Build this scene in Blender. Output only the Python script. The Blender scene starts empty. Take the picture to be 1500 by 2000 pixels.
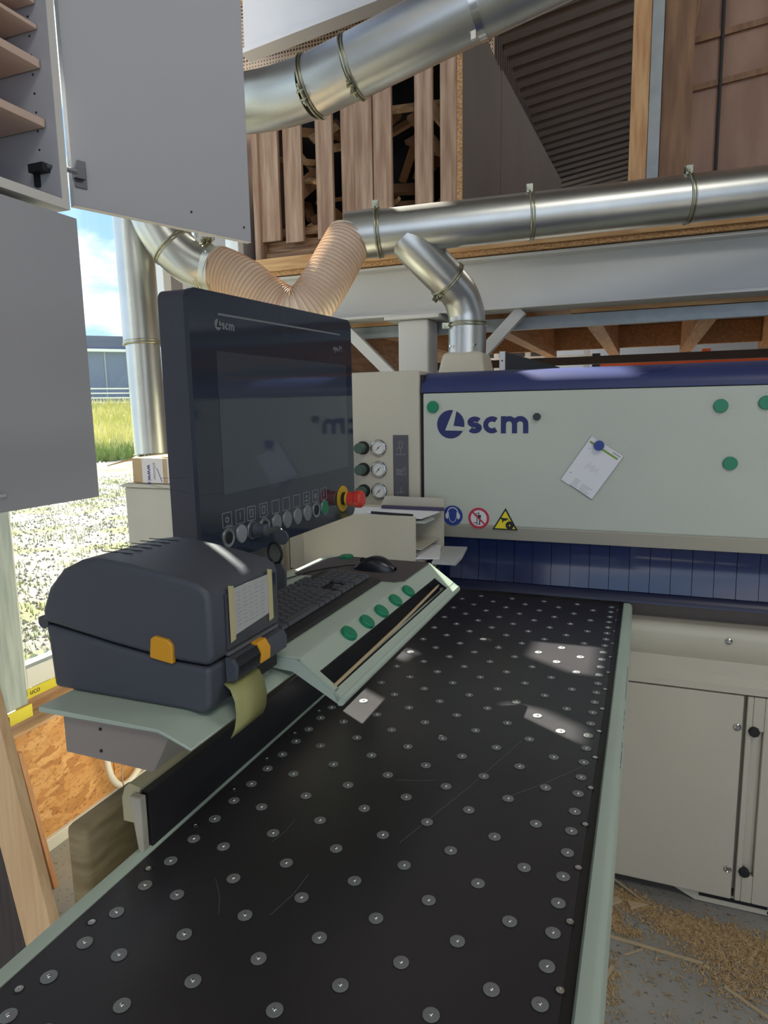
import bpy, math, random
from mathutils import Vector, Matrix
random.seed(7)
S = bpy.context.scene
COL = S.collection
PI = math.pi

# ------------------------------------------------------------------ camera
cd = bpy.data.cameras.new('camera'); cam = bpy.data.objects.new('camera', cd); COL.objects.link(cam)
cd.sensor_fit = 'VERTICAL'; cd.sensor_height = 36.0; cd.lens = 1304.4 / 2000 * 36.0
cd.clip_start = 0.02; cd.clip_end = 400
R_ = Vector((0.93103, 0.36450, -0.01674)); F_ = Vector((-0.36194, 0.91992, -0.15136)); U_ = Vector((-0.03977, 0.14698, 0.98834))
F_.normalize(); R_ = F_.cross(U_).normalized(); U_ = R_.cross(F_).normalized()
M = Matrix((R_, U_, -F_)).transposed().to_4x4(); M.translation = Vector((0, 0, 1.55))
cam.matrix_world = M
S.camera = cam

# ------------------------------------------------------------------ world sky
w = bpy.data.worlds.new('sky'); S.world = w; w.use_nodes = True
nt = w.node_tree; N = nt.nodes; L = nt.links; N.clear()
out = N.new('ShaderNodeOutputWorld'); bg = N.new('ShaderNodeBackground'); L.new(bg.outputs[0], out.inputs[0])
tc = N.new('ShaderNodeTexCoord'); sep = N.new('ShaderNodeSeparateXYZ'); L.new(tc.outputs['Generated'], sep.inputs[0])
ramp = N.new('ShaderNodeValToRGB'); L.new(sep.outputs['Z'], ramp.inputs[0])
ramp.color_ramp.elements[0].position = 0.0; ramp.color_ramp.elements[0].color = (.46, .66, .95, 1)
ramp.color_ramp.elements[1].position = 0.6; ramp.color_ramp.elements[1].color = (.16, .38, .82, 1)
mp = N.new('ShaderNodeMapping'); mp.inputs['Scale'].default_value = (1, 1, 2.6); L.new(tc.outputs['Generated'], mp.inputs[0])
nz = N.new('ShaderNodeTexNoise'); nz.inputs['Scale'].default_value = 5.5; nz.inputs['Detail'].default_value = 9; nz.inputs['Roughness'].default_value = .58
L.new(mp.outputs[0], nz.inputs['Vector'])
cr = N.new('ShaderNodeValToRGB'); L.new(nz.outputs[0], cr.inputs[0])
cr.color_ramp.elements[0].position = .42; cr.color_ramp.elements[0].color = (0, 0, 0, 1)
cr.color_ramp.elements[1].position = .60; cr.color_ramp.elements[1].color = (1, 1, 1, 1)
mx = N.new('ShaderNodeMixRGB'); L.new(cr.outputs[0], mx.inputs[0]); L.new(ramp.outputs[0], mx.inputs[1]); mx.inputs[2].default_value = (1.0, 1.0, 1.02, 1)
L.new(mx.outputs[0], bg.inputs[0]); bg.inputs[1].default_value = 1.6

# ------------------------------------------------------------------ sun, plus unseen area lamps added as fill
sd = bpy.data.lights.new('sun', 'SUN'); sd.energy = 24; sd.angle = math.radians(.6); sd.color = (1, .93, .80)
so = bpy.data.objects.new('sun', sd); COL.objects.link(so)
so.rotation_euler = Vector((-1, .65, 1.2)).to_track_quat('Z', 'Y').to_euler(); so.location = (-20, 20, 9)
def area(name, loc, tgt, sx, sy, e, c):
    a = bpy.data.lights.new(name, 'AREA'); a.shape = 'RECTANGLE'; a.size = sx; a.size_y = sy; a.energy = e; a.color = c
    o = bpy.data.objects.new(name, a); COL.objects.link(o); o.location = loc
    o.rotation_euler = (Vector(loc) - Vector(tgt)).to_track_quat('Z', 'Y').to_euler(); return o
area('fill_lamp', (2.2, -2.2, 5.6), (0.2, 1.6, 1.0), 2.4, 1.2, 70, (1, .97, .90))
area('fill_lamp', (5.5, 2.5, 5.8), (1.5, 3.0, 1.5), 2.4, 1.2, 60, (1, .97, .90))
area('fill_lamp', (3.0, 10.0, 6.2), (0.0, 9.0, 2.0), 3.0, 1.2, 70, (1, .97, .90))  # added to give the far roof some dim light

S.view_settings.view_transform = 'Standard'; S.view_settings.look = 'None'
S.view_settings.gamma = 1; S.view_settings.use_curve_mapping = False; S.view_settings.exposure = 0.15

# ------------------------------------------------------------------ materials
def _lin(c):
    return tuple(((v / 255) / 12.92 if v / 255 <= .04045 else ((v / 255 + .055) / 1.055) ** 2.4) for v in c)
MATS = {}
def mat(name, rgb, rough=.5, metal=0., var=0., scale=8., stretch=(1, 1, 1), rgb2=None, bump=0., bscale=None, coat=0., lo=.35, hi=.65, spec=.5, detail=4., aniso=0.):
    m = bpy.data.materials.new(name); m.use_nodes = True; t = m.node_tree; b = t.nodes['Principled BSDF']
    c = _lin(rgb)
    b.inputs['Base Color'].default_value = (*c, 1); b.inputs['Roughness'].default_value = rough; b.inputs['Metallic'].default_value = metal
    b.inputs['Coat Weight'].default_value = coat; b.inputs['Specular IOR Level'].default_value = spec; b.inputs['Anisotropic'].default_value = aniso
    if var or rgb2 or bump:
        tcn = t.nodes.new('ShaderNodeTexCoord'); mpn = t.nodes.new('ShaderNodeMapping'); mpn.inputs['Scale'].default_value = stretch
        t.links.new(tcn.outputs['Object'], mpn.inputs[0])
        oi = t.nodes.new('ShaderNodeObjectInfo'); ad = t.nodes.new('ShaderNodeVectorMath'); ad.operation = 'ADD'
        sc_ = t.nodes.new('ShaderNodeVectorMath'); sc_.operation = 'SCALE'; sc_.inputs[0].default_value = (13, 7, 5); t.links.new(oi.outputs['Random'], sc_.inputs['Scale'])
        t.links.new(mpn.outputs[0], ad.inputs[0]); t.links.new(sc_.outputs[0], ad.inputs[1])
        n = t.nodes.new('ShaderNodeTexNoise'); n.inputs['Scale'].default_value = scale; n.inputs['Detail'].default_value = detail; t.links.new(ad.outputs[0], n.inputs['Vector'])
        if var or rgb2:
            r = t.nodes.new('ShaderNodeValToRGB'); t.links.new(n.outputs[0], r.inputs[0])
            c2 = _lin(rgb2) if rgb2 else tuple(max(0, v * (1 - var)) for v in c)
            r.color_ramp.elements[0].position = lo; r.color_ramp.elements[0].color = (*c2, 1)
            r.color_ramp.elements[1].position = hi; r.color_ramp.elements[1].color = (*c, 1)
            t.links.new(r.outputs[0], b.inputs['Base Color'])
        if bump:
            bp = t.nodes.new('ShaderNodeBump'); bp.inputs['Strength'].default_value = bump; bp.inputs['Distance'].default_value = .01
            if bscale:
                n2 = t.nodes.new('ShaderNodeTexNoise'); n2.inputs['Scale'].default_value = bscale; t.links.new(ad.outputs[0], n2.inputs['Vector']); t.links.new(n2.outputs[0], bp.inputs['Height'])
            else: t.links.new(n.outputs[0], bp.inputs['Height'])
            t.links.new(bp.outputs[0], b.inputs['Normal'])
    MATS[name] = m; return m

beige = mat('powder_beige', (190, 194, 180), .42, var=.05, scale=3, bump=.06, bscale=420)
beige2 = mat('powder_beige_warm', (196, 190, 172), .45, var=.04, scale=3, bump=.06, bscale=420)
green = mat('powder_pale_green', (178, 194, 180), .4, var=.05, scale=5)
whitep = mat('white_paint', (206, 206, 204), .5, var=.06, scale=2)
greyp = mat('cabinet_grey_white', (170, 171, 176), .42, var=.03, scale=2)
edgew = mat('cabinet_edge_white', (214, 212, 206), .5)
navy = mat('navy_paint', (46, 56, 102), .42, var=.12, scale=9)
navyink = mat('navy_ink', (36, 42, 98), .5)
blk = mat('black_plastic', (74, 78, 87), .5, var=.06, scale=6, bump=.05, bscale=300)  # lifted and bluish: the lens veil is put into the base colour
blk2 = mat('black_matte', (26, 27, 30), .6)
blkglass = mat('black_glass', (46, 52, 65), .07, spec=.6)
screen = mat('screen_glass', (62, 70, 82), .05, spec=.7)
mongrey = mat('monitor_grey', (68, 70, 80), .45)
tabletop = mat('phenolic_black', (56, 54, 58), .30, var=.25, scale=4, stretch=(1, 1, 1), bump=.05, bscale=500, spec=.45, detail=8)
edgeb = mat('black_edge_band', (36, 35, 34), .5)
fencem = mat('fence_black', (50, 49, 51), .28, spec=.5)
discm = mat('nozzle_grey', (142, 146, 146), .5, metal=.35)
steel = mat('bright_steel', (225, 225, 222), .22, metal=1)
galv = mat('galvanised_steel', (200, 202, 198), .36, metal=1, var=.10, scale=7, bump=.02, bscale=9, stretch=(1, 1, 1))
galvd = mat('galvanised_angle', (150, 156, 158), .5, metal=.7, var=.15, scale=14)
chrome = mat('chrome', (210, 210, 208), .18, metal=1)
zinc = mat('zinc_clamp', (170, 168, 145), .32, metal=1)
hosem = mat('hose_pvc', (224, 206, 186), .4, var=.05)
hoserib = mat('hose_rib', (200, 160, 128), .4)
pine = mat('pine', (205, 164, 116), .6, rgb2=(176, 128, 84), scale=6, stretch=(9, 9, .8), bump=.05)
pineh = mat('pine_along_x', (208, 170, 120), .6, rgb2=(180, 134, 88), scale=6, stretch=(.8, 9, 9), bump=.05)
oldwood = mat('weathered_board', (190, 164, 144), .75, rgb2=(152, 120, 100), scale=5, stretch=(8, 8, .6), bump=.1, detail=7)
oldwoodh = mat('weathered_rail', (168, 134, 106), .75, rgb2=(104, 72, 50), scale=6, stretch=(.9, 14, 14), bump=.1, detail=7)
joist = mat('joist_wood', (214, 168, 122), .65, rgb2=(190, 140, 96), scale=5, stretch=(9, .8, 9))
plyb = mat('brown_plywood', (158, 126, 106), .6, rgb2=(134, 102, 84), scale=3, stretch=(3, 3, .8))
plyd = mat('deck_underside', (156, 126, 104), .7, rgb2=(136, 108, 88), scale=3)
arch = mat('arch_wood', (140, 104, 74), .6, rgb2=(112, 80, 56), scale=5, stretch=(6, 6, .8))
darkboard = mat('dark_board', (76, 69, 65), .7, rgb2=(68, 61, 58), scale=2)
chip = mat('chipboard_edge', (200, 160, 112), .8, rgb2=(156, 116, 78), scale=160, stretch=(.5, 1, 1), lo=.42, hi=.56)
oakb = mat('oak_laminate', (220, 188, 150), .5, rgb2=(202, 166, 126), scale=5, stretch=(12, 12, .5))
oakb2 = mat('oak_laminate_orange', (196, 142, 98), .5, rgb2=(176, 122, 80), scale=5, stretch=(12, 12, .5))
darklam = mat('dark_laminate', (70, 64, 66), .5, rgb2=(56, 50, 52), scale=7, stretch=(9, 9, .4))
olive = mat('worn_treated_wood', (158, 142, 108), .8, rgb2=(128, 112, 80), scale=5, stretch=(3, 3, 14), bump=.12)
yellow = mat('yellow_plastic', (222, 160, 40), .4)
tapey = mat('masking_tape', (190, 184, 140), .7)
labelp = mat('label_backing', (150, 150, 96), .5)
paper = mat('paper', (226, 226, 228), .7)
paperg = mat('paper_grey', (176, 180, 178), .7)
greenm = mat('green_magnet', (20, 128, 92), .4)
bluem = mat('blue_magnet', (34, 60, 140), .4)
blackm = mat('dark_magnet', (52, 50, 52), .5)
redm = mat('red_button', (206, 62, 52), .38)
yelring = mat('yellow_ring', (206, 168, 40), .5)
signy = mat('sign_yellow', (232, 214, 40), .5)
signr = mat('sign_red', (186, 46, 66), .5)
signw = mat('sign_white', (214, 216, 216), .5)
signb = mat('sign_blue', (36, 62, 138), .5)
inkk = mat('ink_black', (26, 26, 28), .5)
inkg = mat('ink_grey', (120, 124, 128), .5)
inkl = mat('ink_light', (148, 152, 158), .5)
capring = mat('button_ring', (150, 154, 158), .4, metal=.6)
hingem = mat('hinge_steel', (110, 112, 118), .35, metal=.8)
plateg = mat('pictogram_plate', (84, 84, 90), .5)
gface = mat('gauge_face', (222, 222, 216), .5)
card = mat('cardboard', (206, 176, 136), .8, rgb2=(192, 160, 120), scale=8)
tapew = mat('parcel_tape', (226, 218, 210), .35)
purple = mat('purple_ink', (70, 50, 130), .5)
frame = mat('window_frame_white', (226, 228, 230), .4)
framed = mat('window_frame_grey', (150, 158, 166), .5)
plank = mat('grey_white_plank', (186, 198, 200), .6, rgb2=(158, 172, 176), scale=6, stretch=(8, 8, .8))
ytape = mat('yellow_vapour_tape', (226, 214, 62), .5)
ledge = mat('ledge_plywood', (196, 160, 124), .7, rgb2=(160, 124, 94), scale=6, stretch=(6, .8, 6))
orange = mat('rack_orange', (226, 92, 44), .5)
conduit = mat('conduit_white', (224, 220, 212), .4)
roofm = mat('dark_roof_steel', (96, 88, 86), .6, var=.15, scale=3)
whitewall = mat('plain_wall', (190, 190, 190), .8, var=.04)
greywall = mat('grey_wall', (150, 146, 148), .8)
keym = mat('key_black', (82, 84, 90), .5)
kbm = mat('keyboard_body', (34, 34, 37), .5)
mousem = mat('mouse_black', (36, 38, 44), .3)
padm = mat('mouse_pad', (88, 82, 84), .85, var=.1, scale=60)
roundw = mat('far_building_wall', (116, 128, 154), .7, var=.1)
roundr = mat('far_building_roof', (92, 98, 122), .7)
rebate = mat('knob_green_grey', (70, 92, 84), .35)
stickm = mat('pale_stick', (188, 168, 134), .8)
scrapm = [mat('scrap_a', (214, 178, 136), .7, rgb2=(180, 140, 100), scale=5, stretch=(8, 8, .8)), mat('scrap_b', (170, 124, 84), .7), mat('scrap_c', (134, 98, 70), .7)]

def nodemat(name, rough, build):
    m = bpy.data.materials.new(name); m.use_nodes = True; t = m.node_tree; b = t.nodes['Principled BSDF']; b.inputs['Roughness'].default_value = rough
    build(t, b); return m
def _tc(t, scale, what='Object'):
    a = t.nodes.new('ShaderNodeTexCoord'); mm = t.nodes.new('ShaderNodeMapping'); mm.inputs['Scale'].default_value = scale; t.links.new(a.outputs[what], mm.inputs[0]); return mm.outputs[0]
def _ramp(t, src, stops):
    r = t.nodes.new('ShaderNodeValToRGB'); t.links.new(src, r.inputs[0])
    while len(r.color_ramp.elements) < len(stops): r.color_ramp.elements.new(.5)
    for e, (p, c) in zip(r.color_ramp.elements, stops): e.position = p; e.color = (*_lin(c), 1)
    return r.outputs[0]
def b_osb(t, b):
    # warped, elongated flakes at two scales
    v = _tc(t, (1, 5, 11)); nz_ = t.nodes.new('ShaderNodeTexNoise'); nz_.inputs['Scale'].default_value = 2.2; t.links.new(v, nz_.inputs['Vector'])
    mxv = t.nodes.new('ShaderNodeMixRGB'); mxv.inputs[0].default_value = .35; t.links.new(v, mxv.inputs[1]); t.links.new(nz_.outputs['Color'], mxv.inputs[2])
    vo = t.nodes.new('ShaderNodeTexVoronoi'); vo.inputs['Scale'].default_value = 5.0; t.links.new(mxv.outputs[0], vo.inputs['Vector'])
    sp = t.nodes.new('ShaderNodeSeparateColor'); t.links.new(vo.outputs['Color'], sp.inputs[0])
    c1 = _ramp(t, sp.outputs[0], [(0, (186, 136, 88)), (.4, (212, 164, 110)), (1, (232, 192, 142))])
    n2 = t.nodes.new('ShaderNodeTexNoise'); n2.inputs['Scale'].default_value = 9; n2.inputs['Detail'].default_value = 6; n2.inputs['Distortion'].default_value = 1.2; t.links.new(v, n2.inputs['Vector'])
    c2 = _ramp(t, n2.outputs[0], [(.34, (150, 108, 74)), (.42, (236, 214, 182)), (1, (255, 246, 232))])
    mm = t.nodes.new('ShaderNodeMixRGB'); mm.blend_type = 'MULTIPLY'; mm.inputs[0].default_value = .8; t.links.new(c1, mm.inputs[1]); t.links.new(c2, mm.inputs[2]); t.links.new(mm.outputs[0], b.inputs['Base Color'])
osb = nodemat('osb_board', .65, b_osb)
def b_conc(t, b):
    v = _tc(t, (1, 1, 1)); n1 = t.nodes.new('ShaderNodeTexNoise'); n1.inputs['Scale'].default_value = 3; n1.inputs['Detail'].default_value = 8; t.links.new(v, n1.inputs['Vector'])
    c1 = _ramp(t, n1.outputs[0], [(.3, (140, 138, 134)), (.7, (164, 162, 156))])
    n2 = t.nodes.new('ShaderNodeTexNoise'); n2.inputs['Scale'].default_value = 70; n2.inputs['Detail'].default_value = 5; t.links.new(v, n2.inputs['Vector'])
    c2 = _ramp(t, n2.outputs[0], [(.30, (120, 104, 88)), (.40, (255, 255, 255)), (1, (255, 255, 255))])
    mm = t.nodes.new('ShaderNodeMixRGB'); mm.blend_type = 'MULTIPLY'; mm.inputs[0].default_value = .7; t.links.new(c1, mm.inputs[1]); t.links.new(c2, mm.inputs[2]); t.links.new(mm.outputs[0], b.inputs['Base Color'])
concrete = nodemat('concrete_floor', .6, b_conc)
def b_perf(t, b):
    v = _tc(t, (1, 1, 1)); vo = t.nodes.new('ShaderNodeTexVoronoi'); vo.inputs['Scale'].default_value = 44; vo.inputs['Randomness'].default_value = 0; t.links.new(v, vo.inputs['Vector'])
    t.links.new(_ramp(t, vo.outputs['Distance'], [(.28, (60, 50, 44)), (.36, (200, 176, 146))]), b.inputs['Base Color'])
perf = nodemat('perforated_steel', .6, b_perf)
def b_ground(t, b):
    v = _tc(t, (1, 1, 1)); n1 = t.nodes.new('ShaderNodeTexNoise'); n1.inputs['Scale'].default_value = 1.1; n1.inputs['Detail'].default_value = 7; t.links.new(v, n1.inputs['Vector'])
    vo = t.nodes.new('ShaderNodeTexVoronoi'); vo.inputs['Scale'].default_value = 22; t.links.new(v, vo.inputs['Vector'])
    st = _ramp(t, vo.outputs['Distance'], [(0, (124, 119, 115)), (.5, (106, 102, 98)), (.8, (78, 74, 70))])
    n3 = t.nodes.new('ShaderNodeTexNoise'); n3.inputs['Scale'].default_value = 30; t.links.new(v, n3.inputs['Vector'])
    gr = _ramp(t, n3.outputs[0], [(.3, (66, 74, 38)), (.7, (106, 104, 64))])
    mk = _ramp(t, n1.outputs[0], [(.50, (0, 0, 0)), (.58, (255, 255, 255))])
    mm = t.nodes.new('ShaderNodeMixRGB'); t.links.new(mk, mm.inputs[0]); t.links.new(st, mm.inputs[1]); t.links.new(gr, mm.inputs[2]); t.links.new(mm.outputs[0], b.inputs['Base Color'])
gravel = nodemat('gravel_ground', .9, b_ground)
meadow = mat('meadow', (184, 180, 124), .9, rgb2=(140, 152, 84), scale=1.6, detail=8)
blade = mat('grass_blades', (176, 176, 104), .8, rgb2=(208, 200, 146), scale=.6)
bladeg = mat('grass_blades_green', (118, 144, 72), .8, rgb2=(144, 154, 92), scale=2)
stonem = mat('gravel_stones', (132, 128, 126), .85, rgb2=(88, 84, 82), scale=40)
shav = mat('wood_shavings', (196, 168, 126), .8, rgb2=(158, 130, 92), scale=90)
# glass pane
glass = bpy.data.materials.new('window_glass'); glass.use_nodes = True; t = glass.node_tree; t.nodes.clear()
o_ = t.nodes.new('ShaderNodeOutputMaterial'); m_ = t.nodes.new('ShaderNodeMixShader'); tr = t.nodes.new('ShaderNodeBsdfTransparent'); gl = t.nodes.new('ShaderNodeBsdfGlossy'); gl.inputs['Roughness'].default_value = .02
fr = t.nodes.new('ShaderNodeLayerWeight'); fr.inputs[0].default_value = .08; tr.inputs[0].default_value = (.95, .98, .97, 1)
t.links.new(fr.outputs['Facing'], m_.inputs[0]); t.links.new(tr.outputs[0], m_.inputs[1]); t.links.new(gl.outputs[0], m_.inputs[2]); t.links.new(m_.outputs[0], o_.inputs[0])
# translucent blue strip
strip = bpy.data.materials.new('blue_strip'); strip.use_nodes = True; sb = strip.node_tree.nodes['Principled BSDF']
sb.inputs['Base Color'].default_value = (*_lin((30, 42, 80)), 1); sb.inputs['Roughness'].default_value = .12; sb.inputs['Coat Weight'].default_value = .2; sb.inputs['Coat Roughness'].default_value = .05

# ------------------------------------------------------------------ mesh building
class MB:
    def __init__(s): s.v = []; s.f = []; s.m = []; s.cur = 0
    def add(s, vs, fs):
        n = len(s.v); s.v += [tuple(v) for v in vs]; s.f += [tuple(i + n for i in f) for f in fs]; s.m += [s.cur] * len(fs); return s
    def box(s, x0, x1, y0, y1, z0, z1):
        vs = [(x, y, z) for z in (z0, z1) for y in (y0, y1) for x in (x0, x1)]
        return s.add(vs, [(0, 2, 3, 1), (4, 5, 7, 6), (0, 1, 5, 4), (2, 6, 7, 3), (0, 4, 6, 2), (1, 3, 7, 5)])
    def obox(s, c, ax, ay, az):
        c = Vector(c); ax = Vector(ax); ay = Vector(ay); az = Vector(az)
        vs = [c + i * ax + j * ay + k * az for k in (-1, 1) for j in (-1, 1) for i in (-1, 1)]
        return s.add(vs, [(0, 2, 3, 1), (4, 5, 7, 6), (0, 1, 5, 4), (2, 6, 7, 3), (0, 4, 6, 2), (1, 3, 7, 5)])
    def prism(s, poly, o, u, v, w, d0, d1):
        # poly in (u,v) plane from origin o, extruded along w
        o = Vector(o); u = Vector(u); v = Vector(v); w = Vector(w); n = len(poly)
        a = [o + u * p[0] + v * p[1] + w * d0 for p in poly]; b = [o + u * p[0] + v * p[1] + w * d1 for p in poly]
        return s.add(a + b, [tuple(range(n))[::-1], tuple(range(n, 2 * n))] + [(i, (i + 1) % n, n + (i + 1) % n, n + i) for i in range(n)])
    def cyl(s, c, ax, r, h, n=20, r2=None, cap=True):
        c = Vector(c); ax = Vector(ax).normalized(); p = ax.orthogonal().normalized(); q = ax.cross(p); r2 = r if r2 is None else r2
        a = [c + (p * math.cos(2 * PI * i / n) + q * math.sin(2 * PI * i / n)) * r for i in range(n)]
        b = [c + ax * h + (p * math.cos(2 * PI * i / n) + q * math.sin(2 * PI * i / n)) * r2 for i in range(n)]
        fs = [(i, (i + 1) % n, n + (i + 1) % n, n + i) for i in range(n)]
        if cap: fs += [tuple(range(n))[::-1], tuple(range(n, 2 * n))]
        return s.add(a + b, fs)
    def tube(s, pts, r, n=12, cap=True):
        pts = [Vector(p) for p in pts]; k = len(pts); rr = r if isinstance(r, (list, tuple)) else [r] * k; T = []
        for i in range(k):
            T.append((pts[min(i + 1, k - 1)] - pts[max(i - 1, 0)]).normalized())
        p = T[0].orthogonal().normalized(); vs = []; fs = []
        for i in range(k):
            p = (p - T[i] * p.dot(T[i])).normalized(); q = T[i].cross(p)
            vs += [pts[i] + (p * math.cos(2 * PI * j / n) + q * math.sin(2 * PI * j / n)) * rr[i] for j in range(n)]
        for i in range(k - 1):
            fs += [(i * n + j, i * n + (j + 1) % n, (i + 1) * n + (j + 1) % n, (i + 1) * n + j) for j in range(n)]
        if cap: fs += [tuple(range(n))[::-1], tuple(range((k - 1) * n, k * n))]
        return s.add(vs, fs)
    def lathe(s, prof, c, ax, n=24):
        # prof: list of (r, h) along ax
        c = Vector(c); ax = Vector(ax).normalized(); p = ax.orthogonal().normalized(); q = ax.cross(p); vs = []; fs = []
        for (r, h) in prof: vs += [c + ax * h + (p * math.cos(2 * PI * j / n) + q * math.sin(2 * PI * j / n)) * max(r, 1e-5) for j in range(n)]
        for i in range(len(prof) - 1): fs += [(i * n + j, i * n + (j + 1) % n, (i + 1) * n + (j + 1) % n, (i + 1) * n + j) for j in range(n)]
        fs += [tuple(range(n))[::-1], tuple(range((len(prof) - 1) * n, len(prof) * n))]
        return s.add(vs, fs)
    def torus(s, c, ax, R, r, n=28, m=8):
        c = Vector(c); ax = Vector(ax).normalized(); p = ax.orthogonal().normalized(); q = ax.cross(p); vs = []; fs = []
        for i in range(n):
            d = p * math.cos(2 * PI * i / n) + q * math.sin(2 * PI * i / n)
            vs += [c + d * (R + r * math.cos(2 * PI * j / m)) + ax * r * math.sin(2 * PI * j / m) for j in range(m)]
        for i in range(n): fs += [(i * m + j, ((i + 1) % n) * m + j, ((i + 1) % n) * m + (j + 1) % m, i * m + (j + 1) % m) for j in range(m)]
        return s.add(vs, fs)
    def ring(s, c, ax, r0, r1, h, n=28, a0=0, a1=2 * PI):
        return s.lathe_ring(c, ax, r0, r1, h, n)
    def lathe_ring(s, c, ax, r0, r1, h, n=28):
        c = Vector(c); ax = Vector(ax).normalized(); p = ax.orthogonal().normalized(); q = ax.cross(p); vs = []
        for (r, hh) in ((r0, 0), (r1, 0), (r1, h), (r0, h)): vs += [c + ax * hh + (p * math.cos(2 * PI * j / n) + q * math.sin(2 * PI * j / n)) * r for j in range(n)]
        fs = []
        for i in range(4): fs += [(i * n + j, i * n + (j + 1) % n, ((i + 1) % 4) * n + (j + 1) % n, ((i + 1) % 4) * n + j) for j in range(n)]
        return s.add(vs, fs)
    def stroke(s, pts, wd, o, u, v, w, h, closed=False):
        # thick 2D path (flat ends) raised by h
        P = [Vector((p[0], p[1])) for p in pts]; k = len(P); Lf = []; Rt = []
        for i in range(k):
            a = P[(i - 1) % k] if (closed or i > 0) else P[i]; b = P[(i + 1) % k] if (closed or i < k - 1) else P[i]
            t1 = (P[i] - a); t2 = (b - P[i])
            t1 = t1.normalized() if t1.length > 0 else t2.normalized(); t2 = t2.normalized() if t2.length > 0 else t1
            tt = (t1 + t2); tt = tt.normalized() if tt.length > 1e-6 else t1
            nn = Vector((-tt.y, tt.x)); kk = max(.35, nn.dot(Vector((-t1.y, t1.x)))); nn = nn / kk * wd / 2
            Lf.append(P[i] + nn); Rt.append(P[i] - nn)
        o = Vector(o); u = Vector(u); v = Vector(v); w = Vector(w)
        def W(p, z): return o + u * p.x + v * p.y + w * z
        vs = [W(p, 0) for p in Lf] + [W(p, 0) for p in Rt] + [W(p, h) for p in Lf] + [W(p, h) for p in Rt]; fs = []
        rng = range(k) if closed else range(k - 1)
        for i in rng:
            j = (i + 1) % k
            fs += [(2 * k + i, 3 * k + i, 3 * k + j, 2 * k + j), (i, 2 * k + i, 2 * k + j, j), (k + i, k + j, 3 * k + j, 3 * k + i)]
        if not closed: fs += [(0, k, 3 * k, 2 * k), (k - 1, 3 * k - 1, 4 * k - 1, 2 * k - 1)]
        return s.add(vs, fs)

WL = {}
def mesh_of(name, mb, mats, origin, smooth):
    me = bpy.data.meshes.new(name); o = Vector(origin)
    me.from_pydata([tuple(Vector(v) - o) for v in mb.v], [], mb.f)
    for m in (mats if isinstance(mats, (list, tuple)) else [mats]): me.materials.append(m)
    if isinstance(mats, (list, tuple)): me.polygons.foreach_set('material_index', mb.m)
    me.validate(); me.update()
    import bmesh
    if len(me.polygons) < 60000:
        bm_ = bmesh.new(); bm_.from_mesh(me); bmesh.ops.recalc_face_normals(bm_, faces=bm_.faces); bm_.to_mesh(me); bm_.free()
    if smooth:
        me.polygons.foreach_set('use_smooth', [True] * len(me.polygons)); me.set_sharp_from_angle(angle=math.radians(smooth if smooth is not True else 35))
    return me
def obj(name, mb, mats, parent=None, smooth=0, bevel=0, origin=None, seg=2):
    if origin is None:
        lo = [min(v[i] for v in mb.v) for i in range(3)]; hi = [max(v[i] for v in mb.v) for i in range(3)]
        origin = Vector(((lo[0] + hi[0]) / 2, (lo[1] + hi[1]) / 2, lo[2] if parent is None else (lo[2] + hi[2]) / 2))
    origin = Vector(origin); me = mesh_of(name, mb, mats, origin, smooth)
    o = bpy.data.objects.new(name, me); COL.objects.link(o); WL[o] = origin
    if parent is not None:
        o.parent = parent; o.location = origin - WL[parent]
    else: o.location = origin
    if bevel:
        b = o.modifiers.new('bevel', 'BEVEL'); b.width = bevel; b.segments = seg; b.limit_method = 'ANGLE'; b.angle_limit = math.radians(40)
        if not smooth: me.polygons.foreach_set('use_smooth', [True] * len(me.polygons)); b.harden_normals = True
    return o
def thing(name, label, cat, loc, group=None):
    o = bpy.data.objects.new(name, None); COL.objects.link(o); o.location = loc; WL[o] = Vector(loc); o.empty_display_size = .05
    o['label'] = label; o['category'] = cat
    if group: o['group'] = group
    return o
def tag(o, label, cat, group=None):
    o['label'] = label; o['category'] = cat
    if group: o['group'] = group
    return o
def struct(name, mb, m, parent=None, **k):
    o = obj(name, mb, m, parent, **k)
    if parent is None: o['kind'] = 'structure'
    return o
def copyobj(o, parent, loc, name=None):
    c = o.copy(); COL.objects.link(c)
    if parent is not None: c.parent = parent
    c.location = loc; return c
def text(name, s, m, o, u, v, w, size, h, parent, bold=0., align='LEFT'):
    cu = bpy.data.curves.new(name, 'FONT'); cu.body = s; cu.size = size; cu.extrude = h / 2; cu.offset = bold; cu.align_x = align
    tmp = bpy.data.objects.new('tmp', cu); me = bpy.data.meshes.new_from_object(tmp); bpy.data.objects.remove(tmp)
    u = Vector(u).normalized(); v = Vector(v).normalized(); w = Vector(w).normalized(); o = Vector(o)
    mb = MB(); mb.add([o + u * q.co.x + v * q.co.y + w * q.co.z for q in me.vertices], [tuple(p.vertices) for p in me.polygons])
    bpy.data.meshes.remove(me)
    return obj(name, mb, m, parent)
X = Vector((1, 0, 0)); Y = Vector((0, 1, 0)); Z = Vector((0, 0, 1))
def circ(cx, cy, r, n=24, a0=0, a1=2 * PI, closed=True):
    k = n if closed else n + 1
    return [(cx + r * math.cos(a0 + (a1 - a0) * i / n), cy + r * math.sin(a0 + (a1 - a0) * i / n)) for i in range(k)]
def bez(pts, n=8):
    # Catmull-Rom through pts
    P = [Vector(p) for p in pts]; P = [P[0] * 2 - P[1]] + P + [P[-1] * 2 - P[-2]]; o = []
    for i in range(1, len(P) - 2):
        for j in range(n):
            t_ = j / n; a, b, c, d = P[i - 1:i + 3]
            o.append(.5 * ((2 * b) + (c - a) * t_ + (2 * a - 5 * b + 4 * c - d) * t_ ** 2 + (3 * b - a - 3 * c + d) * t_ ** 3))
    return o + [P[-2]]

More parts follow.
